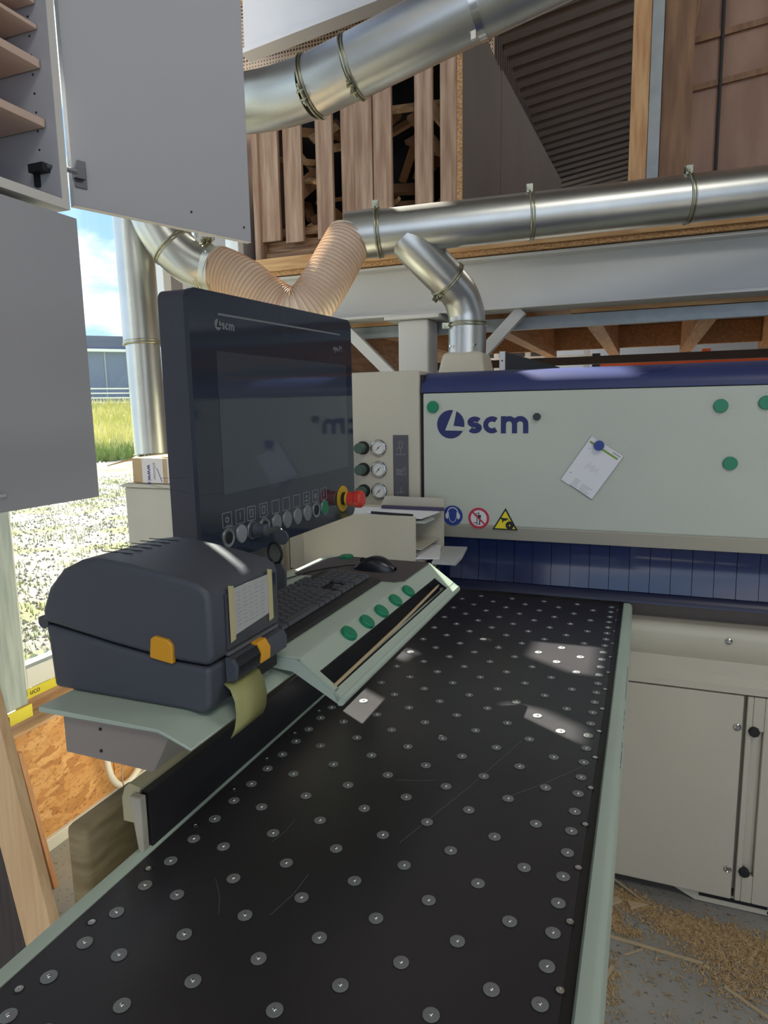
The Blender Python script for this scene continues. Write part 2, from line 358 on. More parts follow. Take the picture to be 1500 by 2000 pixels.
# ================================================================== SETTING
struct('floor', MB().box(-2.12, 14, -7, 20, -.12, 0), concrete)
# ---- window wall on the left
WT = 4.6
m = MB()
m.box(-2.16, -2.06, -7, 0.15, 0, WT); m.box(-2.16, -2.06, .15, 3.24, 3.46, WT)
m.box(-2.16, -2.06, 2.62, 2.70, .484, 3.46); m.box(-2.16, -2.06, 3.24, 3.3, .484, 3.1); m.box(-2.16, -1.97, .15, 3.3, 0, .47)
m.box(-2.35, -2.06, 3.3, 3.4, 0, 3.1); m.box(-2.42, -2.35, 3.3, 4.36, 0, 3.1)
wl = struct('wall_left', m, greywall)
struct('osb_panel', MB().box(-1.97, -1.95, .6, 1.93, .05, .472), osb, wl)
struct('osb_panel', MB().box(-1.97, -1.95, 1.934, 3.28, .05, .472), osb, wl)
struct('osb_panel', MB().box(-1.97, -1.95, -2, .596, .05, .472), osb, wl)
struct('ledge_board', MB().box(-2.10, -1.945, -2, 3.28, .472, .484), ledge, wl)
struct('baseboard_left', MB().box(-1.985, -1.935, -2, 3.28, 0, .05), edgew, bevel=.004)
def yellow_tape(x, y0, y1, z0, z1, words):
    t_ = struct('vapour_tape', MB().box(x - .004, x, y0, y1, z0, z1), ytape, wl)
    for (yy, s, sz) in words:
        q = text('printed_letters', s, inkk, (x + .0006, yy, z0 + .012), Y, Z, X, sz, .0004, t_)
struct('sill_board', MB().box(-2.062, -2.057, 1.612, 3.24, .484, .534), ledge, wl)
yellow_tape(-2.055, 1.60, 2.62, .532, .566, [(1.64, 'LI uco', .03), (1.80, 'ojccosI', .032), (1.98, 'I uco', .03), (2.2, 'ojccosI', .03)])
yellow_tape(-1.985, 1.38, 1.618, .500, .545, [(1.43, 'I', .03), (1.46, 'uco I', .034)])
struct('window_post', MB().box(-2.05, -1.995, 1.36, 1.612, .545, 3.46), plank, wl, bevel=.003)
def window(n, y0, y1, z0, z1, mull=()):
    r = bpy.data.objects.new('window_%d' % n, None); COL.objects.link(r); r.location = (-2.1, (y0 + y1) / 2, z0); WL[r] = Vector(r.location); r['kind'] = 'structure'
    fw = .055
    f = MB(); f.box(-2.14, -2.06, y0, y0 + fw, z0, z1).box(-2.14, -2.06, y1 - fw, y1, z0, z1).box(-2.14, -2.06, y0 + fw, y1 - fw, z0, z0 + fw + .02).box(-2.14, -2.06, y0 + fw, y1 - fw, z1 - fw, z1)
    for zz in mull: f.box(-2.14, -2.06, y0 + fw, y1 - fw, zz - .03, zz + .03)
    fo = obj('frame', f, frame, r, bevel=.004)
    g = MB(); g.box(-2.075, -2.068, y0 + fw, y1 - fw, z0 + fw + .02, z0 + fw + .032); obj('gasket', g, framed, r)
    obj('pane', MB().box(-2.104, -2.10, y0 + fw - .01, y1 - fw + .01, z0 + fw, z1 - fw), glass, r)
window(1, 1.615, 2.62, .566, 3.46, (3.10,)); window(2, 2.70, 3.24, .566, 3.46, (3.10,)); window(3, .15, 1.36, .566, 3.46, (3.10,))
# ---- far walls, roof
m = MB()
n = 60
for i in range(n):      # trapezoidal sheet, far part of the left wall
    y0 = 7 + i * .15; m.box(-2.09, -2.05, y0, y0 + .09, 2.6, 6.6)
m.box(-2.14, -2.09, 7, 16, 2.6, 6.6); m.box(-2.14, -2.09, 9, 16, 0, 2.6)
struct('wall_far_left', m, roofm)
m = MB()
for i in range(16):     # perforated acoustic sheet behind the crate
    z0 = 2.32 + i * .28; m.box(-3.4, -.95, 4.28, 4.32, z0, z0 + .17) if i > 2 else m.box(-2.34, -.95, 4.28, 4.32, z0, z0 + .17)
m.box(-3.4, -.95, 4.32, 4.36, 3.11, 6.8); m.box(-2.34, -.95, 4.32, 4.36, 2.29, 3.11)
struct('wall_perforated', m, perf)
m = MB()
s_ = .14; P0 = 12
def roofz(x): return 6.42 + s_ * (x + 2.05)
for i in range(80):
    y0 = -7 + i * .34
    for (a, b, dz) in ((0, .20, 0), (.20, .34, .09)):
        vs = [(-2.7, y0 + a, roofz(-2.7) + dz), (14, y0 + a, roofz(14) + dz), (14, y0 + b, roofz(14) + dz), (-2.7, y0 + b, roofz(-2.7) + dz),
              (-2.7, y0 + a, roofz(-2.7) + .14), (14, y0 + a, roofz(14) + .14), (14, y0 + b, roofz(14) + .14), (-2.7, y0 + b, roofz(-2.7) + .14)]
        m.add(vs, [(0, 1, 2, 3), (4, 7, 6, 5), (0, 4, 5, 1), (1, 5, 6, 2), (2, 6, 7, 3), (3, 7, 4, 0)])
struct('ceiling', m, roofm)
struct('wall_boarded', MB().box(-2.14, -2.06, 3.4, 7.4, 0, 2.24), ledge)
m = MB(); m.box(-6, 14, 20, 20.2, 0, 9); struct('wall_back', m, whitewall)
m = MB(); m.box(14, 14.2, -7, 2, 0, 9).box(14, 14.2, 2, 20, 3.5, 9).box(14, 14.2, 9, 20, 0, 3.5); struct('wall_right', m, whitewall)
m = MB(); m.box(-6, -1.5, -7.2, -7, 0, 9).box(-1.5, 7.5, -7.2, -7, 5.0, 9).box(7.5, 14, -7.2, -7, 0, 9); struct('wall_front', m, whitewall)
# ---- steel: girder under the roof, mezzanine beam
def ibeam(mb, x0, x1, yc, z0, h, b, tf, tw):
    mb.box(x0, x1, yc - b / 2, yc + b / 2, z0, z0 + tf); mb.box(x0, x1, yc - b / 2, yc + b / 2, z0 + h - tf, z0 + h); mb.box(x0, x1, yc - tw / 2, yc + tw / 2, z0 + tf, z0 + h - tf); return mb
m = MB(); m.add([(-2.5, 4.00, 3.80), (-.2, 4.00, 4.06), (-.2, 4.12, 4.06), (-2.5, 4.12, 3.80), (-2.5, 4.00, 3.83), (-.2, 4.00, 4.09), (-.2, 4.12, 4.09), (-2.5, 4.12, 3.83)], [(0, 3, 2, 1), (4, 5, 6, 7), (0, 1, 5, 4), (1, 2, 6, 5), (2, 3, 7, 6), (3, 0, 4, 7)])
m.add([(-2.5, 4.05, 3.83), (-.2, 4.05, 4.09), (-.2, 4.08, 4.09), (-2.5, 4.08, 3.83), (-2.5, 4.05, 4.6), (-.2, 4.05, 4.86), (-.2, 4.08, 4.86), (-2.5, 4.08, 4.6)], [(0, 3, 2, 1), (4, 5, 6, 7), (0, 1, 5, 4), (1, 2, 6, 5), (2, 3, 7, 6), (3, 0, 4, 7)])
gd = obj('roof_girder', m, whitep); tag(gd, 'white steel girder sloping across the top, above the upper duct', 'beam')
m = MB(); ibeam(m, -2.05, 5.0, 3.28, 2.005, .24, .16, .012, .012)
bm_ = thing('mezzanine_beam', 'long white steel I-beam carrying the loft, behind the lower duct', 'beam', (1, 3.28, 2.005))
obj('beam_body', m, whitep, bm_)
po = thing('steel_post', 'white square steel post under the loft beam, behind the elbow duct', 'post', (-1.09, 3.28, 0))
obj('post_tube', MB().box(-1.17, -1.01, 3.20, 3.36, 0, 1.985), whitep, po, bevel=.012)
obj('head_plate', MB().box(-1.23, -.95, 3.17, 3.39, 1.985, 2.004), whitep, po, bevel=.002)
def brace(xa, za, xb, zb, label):
    d = Vector((xb - xa, 0, zb - za)); l = d.length; d.normalize(); nn = Vector((-d.z, 0, d.x))
    o = obj('knee_brace', MB().obox(((xa + xb) / 2, 3.27, (za + zb) / 2), d * l / 2, (0, .022, 0), nn * .026), whitep); tag(o, label, 'brace')
brace(-1.50, 1.985, -1.172, 1.67, 'white diagonal steel brace left of the white post, beside the monitor')
brace(-.57, 2.002, -1.008, 1.56, 'white diagonal steel brace right of the elbow duct')
# ---- loft (mezzanine) deck
mz = bpy.data.objects.new('trim_1', None); COL.objects.link(mz); mz.location = (0, 3.2, 2.25); WL[mz] = Vector((0, 3.2, 2.25)); mz['kind'] = 'structure'
obj('deck_board', MB().box(-2.05, 5, 3.18, 6.9, 2.25, 2.270), chip, mz)
obj('deck_edging', MB().box(-2.05, 5, 3.165, 3.21, 2.271, 2.335), pineh, mz)
m = MB()
for i in range(4): pass
obj('deck_underside', MB().box(-2.05, 5, 3.5, 6.9, 2.235, 2.249), plyd, mz)
obj('steel_channel', MB().box(-2.05, 5, 3.39, 3.45, 1.93, 1.985).box(-2.05, 5, 3.37, 3.39, 1.925, 1.95), galvd, mz)
obj('wood_batten', MB().box(-.36, 5, 3.38, 3.42, 1.988, 2.03), pineh, mz)
obj('wood_batten', MB().box(-2.05, -1.2, 3.38, 3.42, 1.988, 2.02), pineh, mz)
obj('back_channel', MB().box(-2.05, 5, 6.48, 6.55, 1.93, 2.0), roofm, mz)
for xc in (-1.55, -.85, -.30, .28, .88, 1.48, 2.1, 2.7, 3.3):
    obj('joist', MB().box(xc - .045, xc + .045, 3.46, 6.47, 2.0, 2.234), joist, mz)
for xc in (-1.2, -.575, -.01, .58, 1.18, 1.8):
    obj('blocking', MB().box(xc - .25, xc + .25, 6.30, 6.36, 2.05, 2.233), joist, mz)

# ================================================================== OUTDOORS
gm = MB(); rings = [0, 6, 14, 22, 26, 34, 42, 90]; hz_ = [-.1, -.1, -.1, -.1, .15, .9, 2.05, 2.2]
def gp(d, a):  # distance along view direction d, side offset
    u = Vector((-.70, .714, 0)); v = Vector((.714, .70, 0)); return u * d + v * a
def gz(d):
    for i in range(len(rings) - 1):
        if d <= rings[i + 1]: return hz_[i] + (hz_[i + 1] - hz_[i]) * (d - rings[i]) / (rings[i + 1] - rings[i])
    return hz_[-1]
B0 = Vector((-2.3, 1.2, 0))
def strip_ground(d0s, name, m_):
    g = MB(); A = [-30, -12, -4, 0, 4, 12, 30]
    for d in d0s:
        for a in A:
            p = B0 + gp(d, a); g.v.append((min(p.x, -2.17), p.y, gz(d)))
    k = len(A)
    for i in range(len(d0s) - 1):
        for j in range(k - 1): g.f.append((i * k + j, i * k + j + 1, (i + 1) * k + j + 1, (i + 1) * k + j)); g.m.append(0)
    return struct(name, g, m_)
strip_ground([0, 3, 6, 14, 22, 24.2], 'floor_outside', gravel)
strip_ground([24.2, 26, 34, 42, 90], 'floor_meadow', meadow)
rng = random.Random(3)
def scatter_blades(name, cnt, dr, ar, hr, wd, m_, label):
    g = MB()
    for i in range(cnt):
        d = rng.uniform(*dr); a = rng.uniform(*ar); p = B0 + gp(d, a)
        if p.x > -2.3: continue
        h = rng.uniform(*hr); an = rng.uniform(0, PI); dx = math.cos(an) * wd; dy = math.sin(an) * wd; lx = rng.uniform(-.4, .4) * h; ly = rng.uniform(-.4, .4) * h; z = gz(d) - .02
        g.add([(p.x - dx, p.y - dy, z), (p.x + dx, p.y + dy, z), (p.x + lx, p.y + ly, z + h)], [(0, 1, 2)])
    o = obj(name, g, m_); tag(o, label, 'grass'); o['kind'] = 'stuff'
scatter_blades('tall_grass', 9000, (24, 42), (-7, 5), (.25, .75), .05, blade, 'tall pale meadow grass below the grey building outside')
scatter_blades('green_grass', 5000, (22.6, 26), (-6, 3), (.2, .5), .04, bladeg, 'green grass verge at the edge of the gravel yard')
g = MB()
for i in range(900):
    c = (rng.uniform(2.2, 17), rng.uniform(-3.5, 2.5))
    for k in range(14):
        d = c[0] + rng.gauss(0, .12); a = c[1] + rng.gauss(0, .12); p = B0 + gp(d, a)
        if p.x > -2.3: continue
        h = rng.uniform(.02, .07); an = rng.uniform(0, PI); wd = .006
        g.add([(p.x - wd * math.cos(an), p.y - wd * math.sin(an), -.1), (p.x + wd * math.cos(an), p.y + wd * math.sin(an), -.1), (p.x + rng.uniform(-.02, .02), p.y + rng.uniform(-.02, .02), -.1 + h)], [(0, 1, 2)])
for i in range(2600):
    p = B0 + gp(rng.uniform(.2, 2.4), rng.uniform(-1.6, 1.6))
    if p.x > -2.25: continue
    h = rng.uniform(.08, .3); an = rng.uniform(0, PI); wd = .004
    g.add([(p.x - wd * math.cos(an), p.y - wd * math.sin(an), -.1), (p.x + wd * math.cos(an), p.y + wd * math.sin(an), -.1), (p.x + rng.uniform(-.08, .08), p.y + rng.uniform(-.08, .08), -.1 + h)], [(0, 1, 2)])
o = obj('weed_tufts', g, bladeg); tag(o, 'small green weed tufts growing in the gravel outside the window', 'weeds'); o['kind'] = 'stuff'
g = MB()
for i in range(7000):
    d = 1.2 + 16 * rng.random() ** 1.3; a = rng.uniform(-.45, .30) * d; p = B0 + gp(d, a)
    if p.x > -2.3: continue
    r = rng.uniform(.012, .03); an = rng.uniform(0, PI); c_, s__ = math.cos(an) * r, math.sin(an) * r
    g.add([(p.x + c_, p.y + s__, -.1), (p.x - s__, p.y + c_ * .7, -.1), (p.x - c_, p.y - s__, -.1), (p.x + s__, p.y - c_ * .7, -.1), (p.x, p.y, -.1 + r * .8)], [(0, 1, 4), (1, 2, 4), (2, 3, 4), (3, 0, 4)])
o = obj('gravel_stones', g, stonem); tag(o, 'loose pale gravel stones of the yard outside', 'gravel'); o['kind'] = 'stuff'
# far building, fence, sapling
ub = Vector((-.70, .714, 0)); vb = Vector((.714, .70, 0))
fb = thing('far_building', 'long grey-blue industrial building beyond the meadow', 'building', tuple(B0 + gp(52, 0) + Vector((0, 0, 2.2))))
c0 = B0 + gp(52, 0)
obj('wall', MB().obox(c0 + ub * 6 + Vector((0, 0, 4.15)), vb * 26, ub * 6, (0, 0, 2.05)), roundw, fb)
obj('roof', MB().obox(c0 + ub * 6 + Vector((0, 0, 6.75)), vb * 26.2, ub * 6.0, (0, 0, .5)), roundr, fb)
obj('gutter', MB().obox(c0 - ub * .15 + Vector((0, 0, 6.2)), vb * 26.2, ub * .15, (0, 0, .10)), frame, fb)
for k in range(-12, 13): obj('wall_joint', MB().obox(c0 - ub * .03 + vb * k * 1.7 + Vector((0, 0, 4.1)), vb * .05, ub * .03, (0, 0, 2.0)), framed, fb)
fe = thing('rail_fence', 'light metal rail fence in front of the grey building', 'fence', tuple(B0 + gp(41, 0) + Vector((0, 0, 1.95))))
c1 = B0 + gp(41, 0)
for k in range(4): obj('rail', MB().obox(c1 + vb * 1.5 + Vector((0, 0, 2.25 + k * .27)), vb * 6, ub * .02, (0, 0, .035)), frame, fe)
for k in range(6): obj('fence_post', MB().obox(c1 + vb * (-4.4 + k * 2.4) + Vector((0, 0, 2.5)), vb * .05, ub * .05, (0, 0, .6)), framed, fe)
tr_ = thing('sapling', 'thin young tree with few leaves before the grey building', 'tree', tuple(B0 + gp(36, -.75) + Vector((0, 0, 1.2))))
c2 = B0 + gp(36, -.75)
obj('trunk', MB().tube([c2 + Vector((0, 0, 1.1)), c2 + Vector((.05, 0, 3)), c2 + Vector((0, .05, 4.4))], .03, 6), oldwood, tr_)
g = MB()
for i in range(160):
    p = c2 + Vector((rng.gauss(0, .16), rng.gauss(0, .16), rng.uniform(2.6, 4.6))); r = .05
    g.add([p + Vector((rng.uniform(-r, r), rng.uniform(-r, r), rng.uniform(-r, r))) for _ in range(3)], [(0, 1, 2)])
obj('foliage', g, bladeg, tr_)['kind'] = 'stuff'

# ================================================================== LOFT CONTENTS
cr_ = thing('slatted_crate', 'tall crate of weathered vertical boards filled with wood offcuts on the loft', 'crate', (-1.43, 3.6, 2.34))
def vboard(x0, x1, z0, z1, y=3.30, th=.022, name='slat', tilt=0, m_=None):
    g = MB(); g.add([(x0, y, z0), (x1, y, z0), (x1, y + th, z0), (x0, y + th, z0), (x0 + tilt, y, z1), (x1 + tilt, y, z1), (x1 + tilt, y + th, z1), (x0 + tilt, y + th, z1)],
                    [(0, 3, 2, 1), (4, 5, 6, 7), (0, 1, 5, 4), (1, 2, 6, 5), (2, 3, 7, 6), (3, 0, 4, 7)])
    return obj(name, g, m_ or oldwood, cr_, bevel=.002)
ZT = 3.30
for (x0, x1, z0, z1, dy) in ((-1.965, -1.855, 2.45, ZT, 0), (-1.82, -1.715, 2.43, ZT, -.005), (-1.655, -1.615, 2.46, ZT, .05), (-1.632, -1.538, 2.43, ZT, -.004), (-1.50, -1.424, 2.44, ZT, .02),
                             (-1.418, -1.322, 2.43, ZT, 0), (-1.314, -1.218, 2.43, ZT, -.003), (-1.10, -1.01, 2.43, ZT, 0), (-.975, -.892, 2.43, ZT, .01)):
    vboard(x0, x1, z0, z1, 3.28 + dy)
obj('corner_post', MB().box(-2.0, -1.965, 3.26, 3.36, 2.34, ZT), oldwood, cr_)
for (z0, z1, y) in ((2.345, 2.40, 3.30), (2.405, 2.455, 3.325), (2.475, 2.52, 3.33), (3.20, 3.27, 3.325)):
    obj('rail', MB().box(-1.96, -.89, y, y + .02, z0, z1), oldwoodh, cr_, bevel=.002)
obj('side_board', MB().box(-.885, -.862, 3.275, 4.15, 2.34, 3.46), darkboard, cr_)
obj('board_edge', MB().box(-.886, -.861, 3.268, 3.275, 2.34, 3.30), chip, cr_)
obj('shade_back_board', MB().box(-1.98, -.886, 3.72, 3.735, 2.34, 3.30), mat('crate_inside_shade', (34, 29, 27), .9), cr_)  # near-black and set close: the crate's inner shade put into the board's colour
obj('light_block_lid', MB().box(-1.98, -.886, 3.36, 3.735, 3.301, 3.315), darkboard, cr_)  # lid added to keep sun and sky out of the crate
obj('side_slats', MB().box(-2.0, -1.98, 3.36, 4.13, 2.34, 3.2), oldwood, cr_)
rs = random.Random(11)
for i in range(52):
    l = rs.uniform(.06, .20); a = rs.uniform(0, PI); b_ = rs.uniform(-.9, .9)
    d = Vector((math.cos(a) * math.cos(b_), math.sin(a) * math.cos(b_) * .5, math.sin(b_))).normalized(); n_ = d.orthogonal().normalized(); q = d.cross(n_)
    c = Vector((rs.uniform(-1.90, -.97), rs.uniform(3.42, 3.62), 2.42 + .72 * rs.random() ** 1.1)); tk = rs.uniform(.006, .012); wd = rs.uniform(.010, .05)
    o = obj('wood_offcut', MB().obox(c, d * l, n_ * wd, q * tk), rs.choice(scrapm)); tag(o, 'rough wood offcut heaped behind the slats of the loft crate', 'wood', 'offcuts heaped in the slatted crate')
for i in range(9):
    x_ = -1.8 + i * .1
m = MB()
for i, a in enumerate((0,)):
    m.add([(-.885, 4.16, 2.34), (-.862, 4.16, 2.34), (-.862, 7.0, 2.34), (-.885, 7.0, 2.34), (-.885, 4.16, 3.48), (-.862, 4.16, 3.48), (-.862, 7.0, 3.70), (-.885, 7.0, 3.70)], [(0, 3, 2, 1), (4, 5, 6, 7), (0, 1, 5, 4), (1, 2, 6, 5), (2, 3, 7, 6), (3, 0, 4, 7)])
o = obj('partition_board', m, darkboard); tag(o, 'large plain dark board standing behind the slatted crate', 'board')
obj_ = thing('timber_stud', 'light timber post on the loft, left of the galvanised angle', 'post', (-.085, 3.42, 2.337))
obj('stud', MB().box(-.125, -.05, 3.38, 3.46, 2.337, 5.4), pine, obj_, bevel=.003)
o = obj('steel_angle', MB().box(-.048, 0.0, 3.375, 3.380, 2.337, 5.4).box(-.048, -.043, 3.38, 3.45, 2.337, 5.4), galvd); tag(o, 'vertical galvanised steel angle between timber post and arched panel', 'angle')
ar = thing('arched_panel', 'brown plywood panel with curved timber frame and cross battens on the loft', 'panel', (.8, 3.5, 2.337))
obj('panel_sheet', MB().box(.0, 2.6, 3.50, 3.515, 2.337, 5.4), plyb, ar)
obj('side_stile', MB().box(.003, .125, 3.40, 3.44, 2.337, 5.4), arch, ar)
pts = [(.152 + .0, 2.34), (.125, 2.5), (.108, 2.7), (.103, 2.9), (.113, 3.1), (.142, 3.3), (.20, 3.5), (.30, 3.7), (.45, 3.88), (.65, 4.0), (.9, 4.06), (1.2, 4.06)]
obj('curved_rib', MB().stroke([(p[0], p[1]) for p in pts], .016, (0, 3.498, 0), X, Z, -Y, .09), arch, ar, smooth=40)
for (za, zb) in ((3.125, 3.20), (2.93, 3.0), (3.55, 3.63)):
    obj('batten', MB().add([(.11, 3.485, za - .013), (2.3, 3.485, zb + .10), (2.3, 3.5, zb + .10), (.11, 3.5, za - .013), (.11, 3.485, za + .012), (2.3, 3.485, zb + .125), (2.3, 3.5, zb + .125), (.11, 3.5, za + .012)], [(0, 3, 2, 1), (4, 5, 6, 7), (0, 1, 5, 4), (1, 2, 6, 5), (2, 3, 7, 6), (3, 0, 4, 7)]), arch, ar)
obj('dark_rod', MB().tube([(.238, 3.482, 2.337), (.23, 3.482, 5.3)], .007, 8), blk2, ar)

# things seen under the loft
rk = thing('pallet_rack', 'orange-red rack beam under the loft, seen just above the blue machine cover', 'rack', (1.2, 8.0, 0))
obj('rack_beam', MB().box(-.53, 4.0, 7.96, 8.02, 1.96, 2.095), orange, rk)
obj('rack_beam', MB().box(-.53, 4.0, 7.96, 8.02, .8, .92), orange, rk)
for x_ in (-.56, .55, 2.2, 4.0): obj('upright', MB().box(x_ - .04, x_ + .04, 7.94, 8.04, 0, 2.13), blk2 if x_ < 0 else orange, rk)
wr = thing('white_shelf_rail', 'pale metal shelf rails under the loft beside the orange rack', 'rack', (-1.2, 8.2, 0))
for x_ in (-1.72, -1.35, -.68): obj('upright', MB().box(x_ - .03, x_ + .03, 8.15, 8.2, 0, 2.2), edgew, wr)
obj('shelf_rail', MB().box(-1.9, -.62, 8.12, 8.15, 2.03, 2.08).box(-1.9, -.62, 8.12, 8.15, 2.12, 2.14), edgew, wr)
dm = thing('angled_plate', 'dark angled metal plate with pale edge standing behind the blue machine cover', 'panel', (-.4, 2.5, 1.66))
obj('panel', MB().add([(-.478, 2.42, 1.665), (-.30, 2.50, 1.665), (-.30, 2.51, 1.665), (-.478, 2.43, 1.665), (-.478, 2.42, 1.745), (-.30, 2.50, 1.69), (-.30, 2.51, 1.69), (-.478, 2.43, 1.745)], [(0, 3, 2, 1), (4, 5, 6, 7), (0, 1, 5, 4), (1, 2, 6, 5), (2, 3, 7, 6), (3, 0, 4, 7)]), blk2, dm)
obj('pale_edge', MB().box(-.498, -.479, 2.41, 2.43, 1.665, 1.747), edgew, dm)
obj('edge_hole', MB().cyl((-.488, 2.4095, 1.715), -Y, .003, .001, 10), inkk, dm)

# ================================================================== MACHINE
XR = 1.75
mc = thing('beam_saw', 'large beige panel saw with navy top strip and printed front cover', 'machine', (.5, 2.5, 0))
# front cover: flat with folded bottom lip
obj('front_cover', MB().prism([(2.10, 1.175), (2.10, 1.60), (2.125, 1.60), (2.125, 1.155)], (0, 0, 0), Y, Z, X, -.683, XR), beige, mc, bevel=.004)
obj('cover_lip', MB().prism([(2.10, 1.172), (2.128, 1.125), (2.14, 1.128), (2.14, 1.172)], (0, 0, 0), Y, Z, X, -.683, XR), beige2, mc, bevel=.002)
pr = [(2.10, 1.602)] + [(2.10 + .09 - .09 * math.cos(a), 1.602 + .068 * math.sin(a)) for a in [PI / 2 * i / 8 for i in range(1, 9)]] + [(2.5, 1.672), (2.5, 1.602)]
obj('top_strip', MB().prism(pr, (0, 0, 0), Y, Z, X, -.69, XR), navy, mc, smooth=30)
g = MB()
for q in range(9): g.stroke([(-.09 + q * .010, .0), (-.075 + q * .012, .008 + (q % 3) * .004)], .0012, (0.05, 2.1185, 1.648), X, Vector((0, .62, .78)), Vector((0, -.78, .62)), .0004)
obj('scuff_marks', g, navyink, mc)
obj('machine_body', MB().box(-.68, XR, 2.20, 2.95, .98, 1.66), beige, mc, bevel=.005)
obj('seam', MB().box(-.695, -.6835, 2.112, 2.6, 1.13, 1.66), blk2, mc)
obj('service_column', MB().box(-1.20, -.696, 2.10, 2.60, .98, 1.675), beige2, mc, bevel=.006)
obj('column_base', MB().box(-1.52, -.70, 2.105, 2.60, 0, .975).box(-1.52, -1.205, 2.105, 2.60, .9755, 1.27), beige2, mc)
obj('suction_hood', MB().add([(-.80, 2.62, 1.665), (-.60, 2.62, 1.665), (-.60, 2.84, 1.665), (-.80, 2.84, 1.665), (-.785, 2.66, 1.775), (-.62, 2.66, 1.775), (-.62, 2.82, 1.775), (-.785, 2.82, 1.775)], [(0, 3, 2, 1), (4, 5, 6, 7), (0, 1, 5, 4), (1, 2, 6, 5), (2, 3, 7, 6), (3, 0, 4, 7)]), beige2, mc, bevel=.02)
# dark recess and lower body
obj('recess_rail', MB().box(-.03, XR, 2.16, 2.22, .90, .975), mat('recess_brown', (92, 82, 74), .5), mc)
obj('table_support', MB().box(-.68, XR, 2.17, 2.9, .72, .90), beige2, mc)
lp = [(2.115, .905)] + [(2.115 - .03 * math.sin(a), .905 - .03 + .03 * math.cos(a)) for a in [PI / 2 * i / 6 for i in range(1, 7)]] + [(2.09, .83), (2.112, .80), (2.112, .755), (2.094, .735), (2.094, .712), (2.17, .712), (2.17, .905)]
obj('rounded_apron', MB().prism(lp, (0, 0, 0), Y, Z, X, -.03, XR), beige2, mc, smooth=30)
obj('lower_body', MB().box(-.62, XR, 2.135, 2.9, .06, .711), beige2, mc)
def door(x0, x1, ch=True):
    d = obj('access_door', MB().box(x0, x1, 2.10, 2.13, .045, .705), beige2, mc, bevel=.004); return d
d1 = door(-.62, .297); d2 = MB()
d2.box(.306, .322, 2.10, 2.13, .045, .705).box(.352, .95, 2.10, 2.13, .045, .705).box(.322, .352, 2.10, 2.13, .60, .705).box(.322, .352, 2.10, 2.13, .045, .135).box(.322, .352, 2.118, 2.13, .135, .60)
d2 = obj('access_door', d2, beige2, mc, bevel=.003); d3 = door(.96, XR)
for (p, dd) in (((.283, 2.10, .607), d1), ((.283, 2.10, .146), d1)):
    s1 = obj('lock_screw', MB().lathe([(.011, 0), (.011, .004), (.008, .006), (.006, .004), (.0, .004)], p, -Y, 18), chrome, dd, smooth=30)
for z_ in (.600, .147): obj('handle_knob', MB().lathe([(.010, 0), (.013, .006), (.0155, .012), (.0155, .020), (.012, .024), (0, .024)], (.327, 2.112, z_), -Y, 8), blk2, d2)
obj('apron_screw', MB().lathe([(.009, 0), (.009, .003), (.006, .005), (.005, .003), (0, .003)], (.245, 2.082, .872), -Y, 18), chrome, mc, smooth=30)
obj('plinth', MB().prism([(.115, .043), (.20, -.0 + .004), (XR, .004), (XR, .043)], (0, 2.12, 0), X, Z, Y, 0, .05), beige2, mc)
obj('plinth_slot', MB().box(.21, .40, 2.1165, 2.12, .024, .036), inkk, mc); obj('plinth_slot', MB().box(.40, .43, 2.1165, 2.12, .010, .018), inkk, mc)
# blue curtain strips
bc = [(2.135, 1.135), (2.140, 1.10), (2.142, 1.075), (2.138, 1.04), (2.134, 1.01), (2.130, .985)]
x_ = -.68; k = 0
while x_ < XR - .06:
    dy = (.0006 if k % 2 else -.0006); xw = .0572
    prof_ = [(a_ + dy, b_) for a_, b_ in bc] + [(a_ + dy + .0025, b_) for a_, b_ in bc[::-1]]
    obj('curtain_strip', MB().prism(prof_, (0, 0, 0), Y, Z, X, x_, x_ + xw), strip, mc, smooth=30)
    x_ += .0588; k += 1
obj('curtain_foot', MB().prism([(2.105, .957), (2.108, .972), (2.122, .984), (2.15, .984), (2.15, .957)], (0, 0, 0), Y, Z, X, -.68, XR), mat('curtain_foot_navy', (22, 28, 58), .35), mc, smooth=40)
obj('curtain_back', MB().box(-.68, XR, 2.165, 2.19, .958, 1.16), blk2, mc)
